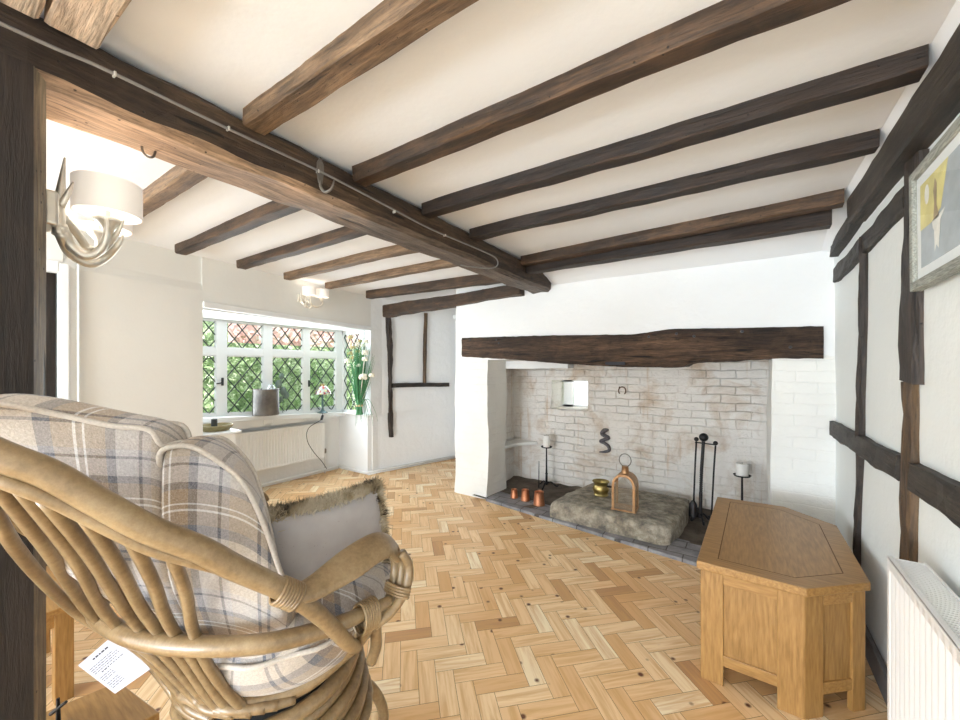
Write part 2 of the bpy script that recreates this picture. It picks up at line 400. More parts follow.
        o = bpy.data.objects.new(name, me); COL.objects.link(o)
        W[o.name] = origin
        if parent is not None:
            o.parent = parent; o.location = origin - W[parent.name]
        else: o.location = origin
        if bevel:
            b = o.modifiers.new('bevel', 'BEVEL'); b.width = bevel; b.segments = 2; b.limit_method = 'ANGLE'
        if subsurf:
            b = o.modifiers.new('sub', 'SUBSURF'); b.levels = subsurf; b.render_levels = subsurf
        if smooth == 'angle':
            me.set_sharp_from_angle(angle=math.radians(40))
        return o

def tag(o, label, cat, group=None, kind=None):
    o['label'] = label; o['category'] = cat
    if group: o['group'] = group
    if kind: o['kind'] = kind
    return o
def struct(o): o['kind'] = 'structure'; return o
def thing(name, loc, label, cat, group=None):
    o = bpy.data.objects.new(name, None); COL.objects.link(o); o.location = loc; o.empty_display_size = .1
    W[o.name] = V(loc); return tag(o, label, cat, group)
def dup(root, loc, label, group=None):
    r = root.copy(); COL.objects.link(r); r.location = loc; r['label'] = label
    if group: r['group'] = group
    for ch in list(root.children):
        c = ch.copy(); COL.objects.link(c); c.parent = r
        for g in ch.children:
            d = g.copy(); COL.objects.link(d); d.parent = c
    return r

# irregular hewn timber between two points (centre line), w across, h high
def timber(name, p0, p1, w, h, mats, jit=.008, label=None, cat='beam', group=None, parent=None, up=(0, 0, 1), bev=.08, seed=0, under=None, w1=None, h1=None, build=True, wav=1.0):
    p0, p1 = V(p0), V(p1); d = (p1 - p0); L = d.length; d.normalize(); r = d.cross(V(up)).normalized(); u = r.cross(d)
    w1 = w1 or w; h1 = h1 or h
    n = max(2, int(L / .06)); prof = []
    b = bev
    base = [(-.5 + b, -.5), (0, -.5), (.5 - b, -.5), (.5, -.5 + b), (.5, 0), (.5, .5 - b), (.5 - b, .5), (0, .5), (-.5 + b, .5), (-.5, .5 - b), (-.5, 0), (-.5, -.5 + b)]
    m = MB(); vs = []
    for i in range(n + 1):
        f = i / n; c = p0.lerp(p1, f); ww = lerp(w, w1, f); hh = lerp(h, h1, f)
        c += r * noise.noise(V((f * L * 1.4, seed, 0))) * jit * 1.6 * wav + u * noise.noise(V((f * L * 1.4, seed, 7))) * jit * wav
        for k, (a, e) in enumerate(base):
            q = V((f * L * 6, k * 1.7, seed * 3.1)); q2 = V((f * L * 22, k * 2.3, seed))
            da = noise.noise(q) * jit + noise.noise(q2) * jit * .35; de = noise.noise(q + V((0, 50, 0))) * jit * .8
            vs.append(c + r * (a * ww + da) + u * (e * hh + de))
    K = len(base); fs = []
    for i in range(n):
        for k in range(K): fs.append((i * K + k, i * K + (k + 1) % K, (i + 1) * K + (k + 1) % K, (i + 1) * K + k))
    m.add(vs, fs); fs2 = [tuple(range(K))[::-1], tuple(range(n * K, (n + 1) * K))]
    m.add(vs, []); m.f += [list(x) for x in fs2]; m.mi += [0, 0]; m.uv += [None, None]
    if under is not None:
        for idx in range(n * K):
            if idx % K in (0, 1, 11, 10)[:under]: m.mi[idx] = 1
    if not build: return m
    o = m.build(name, mats, parent, smooth=False)
    if label: tag(o, label, cat, group)
    return o

# ------------------------------------------------------------------ camera
cam = bpy.data.objects.new('camera', bpy.data.cameras.new('camera')); COL.objects.link(cam)
cam.location = (0, 0, 1.35); cam.rotation_euler = (PI / 2, 0, math.radians(33.9))
cam.data.sensor_width = 36; cam.data.lens = 14.625; cam.data.shift_y = 8 / 960; cam.data.clip_start = .05
SC.camera = cam

# ------------------------------------------------------------------ setting
HC = 2.24
# parquet floor
m = MB(); m.add([(-4.75, -4.8, -.003), (.62, -4.8, -.003), (.62, 4.7, -.003), (-4.75, 4.7, -.003)], [(0, 1, 2, 3)])
tints = [0.0]
Wd = .077; q = math.sqrt(.5); gp = .0008
ca, sa = q, -q      # local x axis -> (X-Y)/sqrt2, local y axis -> (X+Y)/sqrt2
def loc2w(a, b): return (a * q + b * q - 2.0, -a * q + b * q + 1.0)
rng = random.Random(3)
R_ = 120
m.cur = 1
for i in range(-R_, R_):
    for j in range(-R_, R_):
        dd = (i - j) % 6
        rects = []
        if dd == 0: rects.append((i, j, 3, 1))
        if dd == 5: rects.append((i, j, 1, 3))   # vertical: lowest cell has i-j = 5
        for (a, b, w_, h_) in rects:
            x0, y0, x1, y1 = a * Wd + gp, b * Wd + gp, (a + w_) * Wd - gp, (b + h_) * Wd - gp
            cx, cy = loc2w((x0 + x1) / 2, (y0 + y1) / 2)
            if not (-4.72 < cx < .6 and -4.7 < cy < 4.68): continue
            if cx > -2.1 and cy > 3.55: continue
            P4 = [loc2w(x0, y0) + (0,), loc2w(x1, y0) + (0,), loc2w(x1, y1) + (0,), loc2w(x0, y1) + (0,)]
            ou, ov = rng.random() * 40, rng.random() * 40; l_, s_ = Wd * 3, Wd
            U = [(ou, ov), (ou + l_, ov), (ou + l_, ov + s_), (ou, ov + s_)]
            if w_ == 1: U = [(ou, ov), (ou, ov + s_), (ou + l_, ov + s_), (ou + l_, ov)]
            m.add(P4, [(0, 1, 2, 3)], [U]); tints.append(min(1, max(0, rng.gauss(.5, .28))))
fl = m.build('floor', [M['gap'], M['parquet']], origin=(0, 0, 0)); struct(fl)
at = fl.data.attributes.new('tint', 'FLOAT', 'FACE'); at.data.foreach_set('value', tints)

# ceiling, gently dropping to the chimney breast
def cz(y): return HC - .13 * max(0, min(1, (y - 2.95) / .42)) ** 1.3
m = MB()
def cf(u, v):
    x = lerp(-4.7, .43, u); y = lerp(-4.8, 4.75, v); z = cz(y) if y < 3.5 and x > -1.5 else HC
    return V((x, y, z + .006 * noise.noise(V((x * 1.3, y * 1.3, 0)))))
m.grid(lambda u, v: cf(u, 1 - v), 60, 120)
m.grid(lambda u, v: V((lerp(.43, .52, v) , lerp(4.75, -4.8, u), lerp(cz(lerp(4.75, -4.8, u)), 2.08, v) )), 60, 3)
m.add([(-4.9, -5, 2.34), (.8, -5, 2.34), (.8, 4.9, 2.34), (-4.9, 4.9, 2.34)], [(0, 1, 2, 3)])
struct(m.build('ceiling', M['ceil'], smooth=True, origin=(0, 0, 0)))

# right wall
m = MB(); m.roughbox(.5, .72, -4.8, 4.6, 0, 2.34, .006, .1, 1.6)
struct(m.build('wall_right', M['plaster_cool'], smooth='angle', origin=(0, 0, 0)))
m = MB(); m.box(.478, .5, -4.7, 3.36, 0, .11); struct(m.build('baseboard_right', plain('worn_grey_skirting', (.16, .15, .15), .6), bevel=.004, origin=(0, 0, 0)))

# chimney breast (front wall)
m = MB()
m.roughbox(-2.59, -2.17, 3.37, 3.74, 0, 1.46, .010, .06)
m.roughbox(.165, .56, 3.37, 3.74, 0, 1.46, .008, .06)
struct(m.build('wall_chimney_piers', M['brick'], smooth='angle', origin=(0, 0, 0)))
m = MB(); m.roughbox(-2.58, .56, 3.37, 3.74, 1.43, 2.36, .006, .08)
struct(m.build('wall_chimney_breast', M['plaster'], smooth='angle', origin=(0, 0, 0)))
# fireplace chamber
m = MB(); h0, h1, a0, a1 = .885, 1.21, -1.82, -1.39
bkY = 4.17
m.roughbox(-2.34, a0, bkY, bkY + .4, 0, 2.1, .006, .08); m.roughbox(a1, .62, bkY, bkY + .4, 0, 2.1, .006, .08)
m.roughbox(a0, a1, bkY, bkY + .4, 0, h0, .006, .08); m.roughbox(a0, a1, bkY, bkY + .4, h1, 2.1, .006, .08)
m.roughbox(-2.6, -2.31, 3.7, 4.6, 0, 2.1, .006, .08)
m.roughbox(.40, .62, 3.7, 4.3, 0, 2.1, .006, .08)
m.box(-2.6, .62, 3.7, 4.6, 2.05, 2.12)
struct(m.build('wall_fireplace_back', M['brick_stain'], smooth='angle', origin=(0, 0, 0)))
# bulkhead inside the chimney
m = MB(); m.roughbox(-2.31, -1.45, 3.74, 3.9, 1.345, 2.05, .006, .06)
struct(m.build('trim_chimney_bulkhead', M['plaster'], smooth='angle', origin=(0, 0, 0)))
# little window in the fireplace wall
wn = bpy.data.objects.new('window_2', None); COL.objects.link(wn); wn.location = (-1.6, 4.5, h0); W[wn.name] = V((-1.6, 4.5, h0)); struct(wn)
m = MB(); m.box(a0 + .02, a0 + .14, bkY + .33, bkY + .37, h0, h1); m.box(a1 - .03, a1, bkY + .33, bkY + .37, h0, h1); m.box(a0, a1, bkY + .33, bkY + .37, h0, h0 + .025); m.box(a0, a1, bkY + .33, bkY + .37, h1 - .025, h1)
m.build('window_frame', M['gloss'], wn)
m = MB(); m.box(a0 + .13, a1 - .03, bkY + .345, bkY + .351, h0 + .02, h1 - .02); m.build('window_pane', M['glass'], wn)
m = MB(); m.prism([(-2.30, 3.72), (-2.30, 4.24), (-2.02, 4.22), (-1.98, 4.15), (-2.14, 3.95), (-2.16, 3.72)], .455, .49)
struct(m.build('trim_niche_shelf', M['brick'], bevel=.01, origin=(0, 0, 0)))
# hearth: raised slate kerb and sooty floor
m = MB(); m.prism([(-2.165, 3.40), (-2.16, 3.315), (-.9, 3.12), (-.25, 3.02), (.49, 2.93), (.49, 3.37), (-.3, 3.37), (-1.2, 3.45), (-2.16, 3.60)], -.01, .026)
struct(m.build('trim_hearth_kerb', M['slate'], bevel=.006, origin=(0, 0, 0)))
m = MB(); m.grid(lambda u, v: V((lerp(-2.33, .5, u), lerp(3.32, 4.22, v), .022 + .012 * noise.noise(V((lerp(-2.33, .5, u) * 5, v * 5, 0))) + .05 * max(0, v - .86) / .14 * (.6 + .5 * noise.noise(V((u * 25, v * 3, 4)))))), 90, 30)
m.box(-2.33, .5, 3.4, 4.3, -.05, .0)
struct(m.build('floor_hearth', M['soot'], smooth=True, origin=(0, 0, 0)))

# alcove to the left of the chimney
m = MB(); m.roughbox(-3.75, -2.5, 4.66, 4.9, 0, 2.34, .004, .12); m.roughbox(-2.60, -2.5, 3.7, 4.7, 0, 2.34, .004, .12)
struct(m.build('wall_alcove', M['plaster'], smooth='angle', origin=(0, 0, 0)))
m = MB()
for x in (-3.53, -3.46): m.box(x, x + .035, 4.60, 4.66, .05, 2.12)
m.box(-3.58, -2.6, 4.6, 4.66, 2.08, 2.14)
struct(m.build('trim_alcove_doorframe', M['gloss'], bevel=.005, origin=(0, 0, 0)))

# left wall: chunk by the door, window bay, far wall
def wallpoly(name, pts, z0, z1, mat, amp=.004):
    m = MB()
    for (xa, ya), (xb, yb) in zip(pts[:-1], pts[1:]):
        L = math.hypot(xb - xa, yb - ya); n = max(1, int(L / .1)); k = max(1, int((z1 - z0) / .12))
        m.grid(lambda u, v: V((lerp(xa, xb, u) + noise.noise(V((u * L * 3 + xa * 7, v * 4, ya))) * amp * (0 < u < 1), lerp(ya, yb, u) + noise.noise(V((u * L * 3, v * 4, 5))) * amp * (0 < u < 1), lerp(z0, z1, v))), n, k)
    return m
m = wallpoly('', [(-3.45, -4.8), (-3.46, -.32)], 0, 2.34, None); m2 = wallpoly('', [(-3.46, -.32), (-3.465, .56)], 1.98, 2.34, None)
m.add(m2.v, m2.f); m2 = wallpoly('', [(-3.465, .56), (-3.60, 1.36)], 0, 1.97, None); m.add(m2.v, m2.f)
m2 = wallpoly('', [(-3.475, .56), (-3.620, 1.36)], 2.03, 2.34, None, .001); m.add(m2.v, m2.f)
m.add([(-3.465, .56, 1.97), (-3.60, 1.36, 1.97), (-3.620, 1.36, 2.03), (-3.475, .56, 2.03)], [(0, 1, 2, 3)])
m2 = wallpoly('', [(-3.465, .54), (-3.475, .57)], 1.97, 2.34, None); m.add(m2.v, m2.f)
m2 = wallpoly('', [(-3.60, 1.36), (-4.55, 1.36)], 0, 2.34, None); m.add(m2.v, m2.f)
m2 = wallpoly('', [(-3.60, 1.355), (-3.87, 3.3)], 1.845, 2.34, None, 0); m.add(m2.v, m2.f)
struct(m.build('wall_left', M['plaster_cream'], smooth=False, origin=(0, 0, 0)))
m = wallpoly('', [(-4.50, 1.36), (-4.50, 3.3)], 0, .85, None); m2 = wallpoly('', [(-4.50, 3.3), (-3.93, 3.3), (-3.90, 3.48), (-3.57, 4.68)], 0, .77, None); m.add(m2.v, m2.f)
m2 = wallpoly('', [(-4.02, 3.305), (-3.87, 3.3), (-3.87, 3.48), (-3.57, 4.68)], .765, 2.34, None); m.add(m2.v, m2.f)
m.add([(-4.02, 3.3, .765), (-3.87, 3.3, .765), (-3.87, 3.5, .765), (-4.02, 3.5, .765)], [(0, 1, 2, 3)])
struct(m.build('wall_left_far', M['plaster'], origin=(0, 0, 0)))
m = MB(); m.prism([(-4.5, 1.36), (-3.70, 1.36), (-3.70, 1.66), (-4.5, 1.66)], 0, .78)
struct(m.build('wall_left_pier', M['plaster_cream'], bevel=.01, origin=(0, 0, 0)))
m = MB(); m.prism([(-4.5, 1.36), (-3.67, 1.36), (-3.67, 1.69), (-4.5, 1.69)], .78, .80)
struct(m.build('trim_pier_ledge', M['gloss'], bevel=.006, origin=(0, 0, 0)))
# outer skin so that no daylight leaks
m = MB()
m.box(-5.0, -4.9, -5, 1.3, 0, 2.34); m.prism([(-3.905, 3.36), (-3.905, 3.49), (-3.605, 4.69), (-3.6, 4.9), (-3.78, 4.9), (-4.02, 3.5), (-4.02, 3.36)], 0, 2.3); m.box(-4.95, -3.62, 1.2, 1.34, 0, 2.3)
m.box(-5.0, -4.56, 1.3, 3.56, 0, .70); m.box(-4.56, -3.9, 1.30, 3.56, 2.0, 2.3); m.box(-5, .8, 4.75, 4.9, 1.3, 2.36); m.box(-5, -2.45, 4.75, 4.9, 0, 1.4); m.box(-1.2, .8, 4.6, 4.9, 0, 2.36)
m.box(.7, .8, -5, 4.9, 0, 2.36)
struct(m.build('wall_outer', M['plaster'], origin=(0, 0, 0)))
# wall behind the camera, its unseen wide opening added to let light in
m = MB(); m.box(-5, -3.3, -5, -4.8, 0, 2.36); m.box(.1, .8, -5, -4.8, 0, 2.36); m.box(-3.4, .2, -5, -4.8, 2.1, 2.36)
struct(m.build('wall_back', M['plaster'], origin=(0, 0, 0)))
# skirting pipes
m = MB(); m.tube([(-4.42, 3.24, .05), (-4.1, 3.26, .045), (-3.91, 3.27, .04), (-3.86, 3.46, .04), (-3.55, 4.6, .04)], .012, 8); m.tube([(-4.44, 1.8, .05), (-4.44, 3.24, .05)], .012)
m.tube([(-3.90, 3.285, .012), (-3.87, 3.46, .012), (-3.56, 4.6, .012)], .012, 6)
struct(m.build('trim_skirting_pipe', M['gloss'], smooth=True, origin=(0, 0, 0)))

# bay soffit and window
m = MB(); m.prism([(-4.5, 1.36), (-3.595, 1.36), (-3.865, 3.3), (-4.5, 3.3)], 1.843, 1.87)
m.bar((-3.592, 1.36, 1.862), (-3.862, 3.3, 1.842), .022, .05)
m.bar((-3.70, 1.36, 1.84), (-3.95, 3.28, 1.83), .03, .02)
struct(m.build('trim_bay_soffit', M['gloss'], bevel=.004, origin=(0, 0, 0)))
def sillz(y): return .872 - .062 * (y - 1.6)
wn = bpy.data.objects.new('window_1', None); COL.objects.link(wn); wn.location = (-4.4, 2.4, .8); W[wn.name] = V((-4.4, 2.4, .8)); struct(wn)
XW = -4.42
cols = [(1.42, 1.787), (1.889, 2.254), (2.36, 2.729), (2.822, 3.19)]
m = MB()
m.box(XW - .05, XW, 1.36, 3.3, 1.828, 1.846)
for ya, yb in [(1.36, 1.42), (1.787, 1.889), (2.254, 2.36), (2.729, 2.822), (3.19, 3.30)]: m.box(XW - .05, XW + .005, ya, yb, .72, 1.835)
m.build('window_frame', M['gloss'], wn, bevel=.006)
m = MB()
for (ya, yb) in cols:
    zt = 1.478; m.box(XW - .045, XW + .002, ya - .01, yb + .01, zt, 1.56)
    m.add([(XW + .002, ya - .02, .70), (XW + .002, yb + .02, .70), (XW + .002, yb + .02, sillz(yb) + .03), (XW + .002, ya - .02, sillz(ya) + .03)], [(0, 1, 2, 3)])
m.build('transom', M['gloss'], wn, bevel=.004)
def sash(y0, y1, z0a, z0b, z1, pitch=.105):
    m = MB(); e = .014
    for a, b in (((y0, z0a), (y1, z0b)), ((y1, z0b), (y1, z1)), ((y1, z1), (y0, z1)), ((y0, z1), (y0, z0a))):
        m.bar((XW - .02, a[0], a[1]), (XW - .02, b[0], b[1]), e, e, (1, 0, 0))
    fr = m.build('sash_frame', M['gloss'], wn)
    m = MB(); sw = .155; sh = .195; z0 = min(z0a, z0b)
    for sgn in (1, -1):
        for k in range(-30, 40):
            # line z = z0 + (y - y0) * sgn * sh / sw + k * sh
            pts = []
            for yy in (y0, y1):
                zz = z0 + (yy - y0) * sgn * sh / sw + k * sh; pts.append((yy, zz))
            (ya, za), (yb, zb) = pts
            lo = z0a; 
            def clip(ya, za, yb, zb):
                t0, t1 = 0, 1; dz = zb - za
                for lim, side in ((z0 + .004, 1), (z1 - .004, -1)):
                    fa, fb = side * (za - lim), side * (zb - lim)
                    if fa < 0 and fb < 0: return None
                    if fa < 0: t0 = max(t0, fa / (fa - fb))
                    elif fb < 0: t1 = min(t1, fa / (fa - fb))
                return (t0, t1) if t1 - t0 > .02 else None
            c = clip(ya, za, yb, zb)
            if c:
                A = V((XW - .018, lerp(ya, yb, c[0]), lerp(za, zb, c[0]))); B = V((XW - .018, lerp(ya, yb, c[1]), lerp(za, zb, c[1])))
                m.bar(A, B, .009, .010, (1, 0, 0))
    for a, b in (((y0, z0a), (y1, z0b)), ((y1, z0b), (y1, z1)), ((y1, z1), (y0, z1)), ((y0, z1), (y0, z0a))):
        m.bar((XW - .018, *a), (XW - .018, *b), .008, .008, (1, 0, 0))
    m.build('lead_lattice', M['lead'], wn)
    m = MB(); m.add([(XW - .02, y0, z0a), (XW - .02, y1, z0b), (XW - .02, y1, z1), (XW - .02, y0, z1)], [(0, 1, 2, 3)]); m.build('window_pane', M['glass'], wn)
for ya, yb in cols:
    sash(ya, yb, sillz(ya) + .03, sillz(yb) + .03, 1.475); sash(ya, yb, 1.56, 1.56, 1.826)
# side light of the bay, facing the room
m = MB(); y = 3.3
m.box(-4.42, -4.395, y - .01, y + .04, .76, 1.84); m.box(-4.05, -3.99, y - .02, y + .04, .76, 1.84); m.box(-4.42, -4.0, y - .01, y + .04, 1.79, 1.84); m.box(-4.42, -4.0, y - .01, y + .04, .74, .80)
m.build('side_light_frame', M['gloss'], wn, bevel=.004)
m = MB(); sw, sh = .13, .19; x0, x1, z0, z1 = -4.39, -4.055, .80, 1.79
for sgn in (1, -1):
    for k in range(-12, 20):
        za = z0 + k * sh; zb = za + sgn * (x1 - x0) * sh / sw
        t0, t1 = 0, 1
        lo, hi = sorted((za, zb))
        if hi <= z0 or lo >= z1: continue
        f = lambda z: (z - za) / (zb - za)
        if za < z0: t0 = f(z0)
        if zb < z0: t1 = f(z0)
        if za > z1: t0 = f(z1)
        if zb > z1: t1 = f(z1)
        m.bar((lerp(x0, x1, t0), y, lerp(za, zb, t0)), (lerp(x0, x1, t1), y, lerp(za, zb, t1)), .009, .010, (0, 1, 0))
m.build('side_lead_lattice', M['lead'], wn)
m = MB(); m.add([(x0, y, z0), (x1, y, z0), (x1, y, z1), (x0, y, z1)], [(0, 1, 2, 3)]); m.build('side_window_pane', M['glass'], wn)
m = MB()  # latch
m.box(XW + .005, XW + .022, 1.83, 1.85, 1.17, 1.25); m.bar((XW + .02, 1.84, 1.2), (XW + .025, 1.78, 1.19), .012, .012); m.build('latch', M['black_plastic'], wn, bevel=.003)
m = MB(); m.box(XW + .005, XW + .022, 2.79, 2.81, 1.12, 1.2); m.bar((XW + .02, 2.80, 1.15), (XW + .025, 2.86, 1.16), .012, .012); m.build('latch', M['black_plastic'], wn, bevel=.003)
# sill board, slightly out of level like the house
m = MB(); m.add([(XW - .06, 1.36, sillz(1.36) - .05), (XW - .06, 3.3, sillz(3.3) - .05), (XW + .07, 3.3, sillz(3.3) - .05), (XW + .07, 1.36, sillz(1.36) - .05),
                 (XW - .06, 1.36, sillz(1.36) + .004), (XW - .06, 3.3, sillz(3.3) + .004), (XW + .07, 3.3, sillz(3.3) - .006), (XW + .07, 1.36, sillz(1.36) - .006)],
                [(0, 1, 2, 3)[::-1], (4, 5, 6, 7)[::-1], (0, 1, 5, 4)[::-1], (1, 2, 6, 5)[::-1], (2, 3, 7, 6)[::-1], (3, 0, 4, 7)[::-1]])
m.prism([(-4.42, 3.12), (-4.35, 3.23), (-3.9, 3.25), (-3.85, 3.27), (-3.85, 3.36), (-4.42, 3.36)], .755, .772)
m.build('window_sill', M['gloss'], wn, bevel=.004)
# door at the far left
dr = bpy.data.objects.new('door_1', None); COL.objects.link(dr); dr.location = (-3.5, .1, 0); W[dr.name] = V((-3.5, .1, 0)); struct(dr)
m = MB(); m.box(-3.50, -3.44, -.32, .54, 1.93, 2.0); m.box(-3.50, -3.44, .54, .585, 0, 1.99); m.box(-3.50, -3.44, -.36, -.30, 0, 2.0); m.bar((-3.44, .625, 0), (-3.455, .625, 2.03), .012, .02, (1, 0, 0))
m.build('door_frame', M['gloss'], dr, bevel=.006)
m = MB(); m.box(-3.60, -3.56, -.3, .545, .01, 1.95)
for k in range(5): m.box(-3.562, -3.556, -.29 + k * .16, -.145 + k * .16, .02, 1.9)
m.build('door_panel', M['post'], dr)

# ------------------------------------------------------------------ garden outside
m = MB(); m.box(-16, 9, -14, 16, -.25, -.2); tag(m.build('lawn', M['grass']), 'green lawn outside the leaded window', 'grass', kind='stuff')
def leaves(name, box, n, size, mat, label, cat, seed=1):
    r = random.Random(seed); m = MB(); x0, x1, y0, y1, z0, z1 = box
    for _ in range(n):
        c = V((r.uniform(x0, x1), r.uniform(y0, y1), z0 + (z1 - z0) * r.random() ** .9))
        c.x += .35 * noise.noise(c * .9)
        a = V((r.gauss(0, 1), r.gauss(0, 1), r.gauss(0, 1))).normalized(); b = a.orthogonal().normalized(); s_ = size * r.uniform(.6, 1.4)
        b.rotate(Matrix.Rotation(r.random() * 6.28, 3, a)); cc = a.cross(b)
        m.add([c - b * s_, c + cc * s_ * .45, c + b * s_, c - cc * s_ * .45], [(0, 1, 2, 3)])
    m.grid(lambda u, v: V((x0 - .15, lerp(y0, y1, u), lerp(z0, z1, v))), 2, 2)
    return m.build(name, mat)
h = leaves('garden_hedge', (-9.4, -8.7, -2, 14, -.08, 2.6), 26000, .06, M['leaf'], '', ''); tag(h, 'tall leafy green hedge seen through the leaded window', 'hedge')
h = leaves('red_maple', (-7.3, -6.5, 3.2, 6.2, 1.8, 2.7), 2300, .05, M['leaf_red'], '', '', 2); tag(h, 'red leaved tree seen through the upper window panes', 'tree')

# ------------------------------------------------------------------ main beam and joists
def mx(y): return -1.40 - .021 * y
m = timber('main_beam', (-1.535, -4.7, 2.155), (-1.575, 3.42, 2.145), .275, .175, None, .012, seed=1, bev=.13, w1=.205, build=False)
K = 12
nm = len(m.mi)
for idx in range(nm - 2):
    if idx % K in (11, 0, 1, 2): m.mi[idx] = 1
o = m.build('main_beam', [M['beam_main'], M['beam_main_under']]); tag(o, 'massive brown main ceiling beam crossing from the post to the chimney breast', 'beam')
pairs = [(.695, 'beam_pale', .080, .058), (1.155, 'beam_mid', .078, .062), (1.612, 'beam_dark', .076, .062), (2.070, 'beam_dark', .074, .062)]
lab = ['pale brown ceiling joist meeting the middle of the main beam, nearest full one', 'brown ceiling joist right of the main beam, between the pale joist and the blackened joists',
       'blackened ceiling joist right of the main beam, third from the fireplace end pair', 'dark ceiling joist right of the main beam, next to the double joist']
for i, (y, mt, w, hh) in enumerate(pairs):
    tm = timber('ceiling_joist', (mx(y) - .005, y + .0, HC - hh / 2 + .01), (.425, y + .0, HC - hh / 2 + .01), w, hh + .02, [M[mt]], .006, lab[i], 'beam', 'ceiling joists', seed=10 + i)
timber('ceiling_joist', (mx(2.8), 2.80, HC - .03), (.425, 2.66, HC - .03), .09, .075, [M['beam_mid']], .007, 'upper and nearer timber of the double joist closest to the fireplace', 'beam', 'ceiling joists', seed=15)
timber('ceiling_joist', (mx(2.88), 2.89, HC - .055), (.40, 2.82, HC - .06), .10, .12, [M['beam_dark']], .007, 'lower and deeper timber of the double joist closest to the fireplace', 'beam', 'ceiling joists', seed=16)
timber('ceiling_joist', (-1.395, .243, HC - .02), (.425, .243, HC - .02), .098, .082, [M['beam_bleached']], .005, 'wide bleached joist at the top left corner, right-hand one of two', 'beam', 'ceiling joists', seed=17)
timber('ceiling_joist', (-1.395, .135, HC - .02), (.425, .135, HC - .02), .10, .082, [M['beam_bleached']], .005, 'bleached joist cut off by the top left corner, left-hand one of two', 'beam', 'ceiling joists', seed=18)
LJ = [(.68, 'beam_pale', -3.40, 'pale joist left of the main beam, passing behind the antler wall light'), (1.11, 'beam_mid', -3.40, 'brown joist left of the main beam, over the corner of the left wall'),
      (1.56, 'beam_mid', -3.48, 'joist left of the main beam, over the left end of the leaded window'), (2.0, 'beam_pale', -3.55, 'joist left of the main beam, ending above the far wall light'),
      (2.47, 'beam_pale', -3.60, 'light brown joist left of the main beam, second from the alcove')]
for i, (y, mt, xe, lb) in enumerate(LJ):
    timber('ceiling_joist', (xe, y + .035, HC - .018), (-1.66, y + .035, HC - .018), .076, .085, [M[mt]], .006, lb, 'beam', 'ceiling joists', seed=30 + i)
timber('ceiling_joist', (-3.60, 3.04, HC - .03), (-1.62, 3.12, HC - .04), .09, .11, [M['beam_mid']], .009, 'dark joist left of the main beam, resting over the alcove opening', 'beam', 'ceiling joists', seed=40)
timber('alcove_lintel', (-3.70, 3.40, 2.06), (-1.75, 3.34, 2.10), .12, .15, [M['beam_mid']], .010, 'thick old lintel across the alcove opening left of the chimney', 'beam', seed=41, h1=.10)
timber('alcove_post', (-3.835, 3.61, .44), (-3.825, 3.55, 2.06), .05, .04, [M['beam_z_dark']], .018, 'crooked black upright timber at the corner of the alcove', 'beam', seed=42, up=(0, 1, 0), w1=.06)
timber('wall_timber', (-3.80, 3.60, 1.12), (-3.60, 4.52, 1.105), .05, .055, [M['beam_y_dark']], .008, 'short horizontal black timber in the alcove wall', 'beam', 'wall timbers', seed=43)
timber('wall_timber', (-3.69, 4.10, 1.14), (-3.69, 4.12, 2.12), .04, .035, [M['beam_z_brown']], .008, 'thin upright stud above the horizontal alcove timber', 'beam', 'wall timbers', seed=44, up=(0, 1, 0))
# post beneath the main beam
m = MB(); m.prism([(-1.40, .178), (-1.40, -.10), (-1.68, -.10), (-1.68, .20), (-1.455, .206)], 0, 2.07)
m.mi[2] = m.mi[2]
for k_, f_ in enumerate(m.f):
    c_ = sum((m.v[i_] for i_ in f_), V()) / len(f_)
    if c_.y > .18 and c_.x > -1.45: m.mi[k_] = 1
o = m.build('oak_post', [M['post'], M['post_edge']]); tag(o, 'thick dark oak post holding up the main beam at the left edge', 'post')
# fireplace lintel, flush oak with a worn lower edge
m = MB(); xs = [-2.484 + i * .0488 for i in range(61)]
def lt(x):
    pts = [(-2.49, 1.672), (-1.5, 1.652), (-.75, 1.625), (-.45, 1.655), (-.1, 1.640), (.45, 1.622)]
    for (a, za), (b, zb) in zip(pts[:-1], pts[1:]):
        if x <= b: return lerp(za, zb, (x - a) / (b - a))
    return pts[-1][1]
def lb_(x):
    pts = [(-2.49, 1.472), (-1.85, 1.43), (-1.3, 1.385), (-.9, 1.362), (-.46, 1.352), (-.36, 1.362), (-.33, 1.392), (-.05, 1.40), (.12, 1.415), (.45, 1.412)]
    for (a, za), (b, zb) in zip(pts[:-1], pts[1:]):
        if x <= b: return lerp(za, zb, (x - a) / (b - a))
    return pts[-1][1]
rows = 6
def lf(u, v):
    x = lerp(-2.484, .44, u); z = lerp(lb_(x), lt(x), v); p = V((x * 5, v * 3, 0))
    return V((x, 3.345 + .010 * noise.noise(p) + (.012 if v in (0, 1) else 0), z + .006 * noise.noise(p * 3)))
m.grid(lf, 90, 8)
m.grid(lambda u, v: V((lerp(-2.484, .44, u), lerp(3.74, 3.357, v), lb_(lerp(-2.484, .44, u)) + .006 * noise.noise(V((lerp(-2.484, .44, u) * 15, 0, 0))))), 90, 4)
m.grid(lambda u, v: V((lerp(-2.484, .44, u), lerp(3.357, 3.45, v), lt(lerp(-2.484, .44, u)))), 90, 2)
for x in (-2.484, .44): m.add([(x, 3.35, lb_(x)), (x, 3.45, lb_(x)), (x, 3.45, lt(x)), (x, 3.35, lt(x))], [(0, 1, 2, 3)])
o = m.build('fireplace_lintel', M['lintel']); tag(o, 'long rough dark oak lintel spanning the white brick fireplace', 'beam')
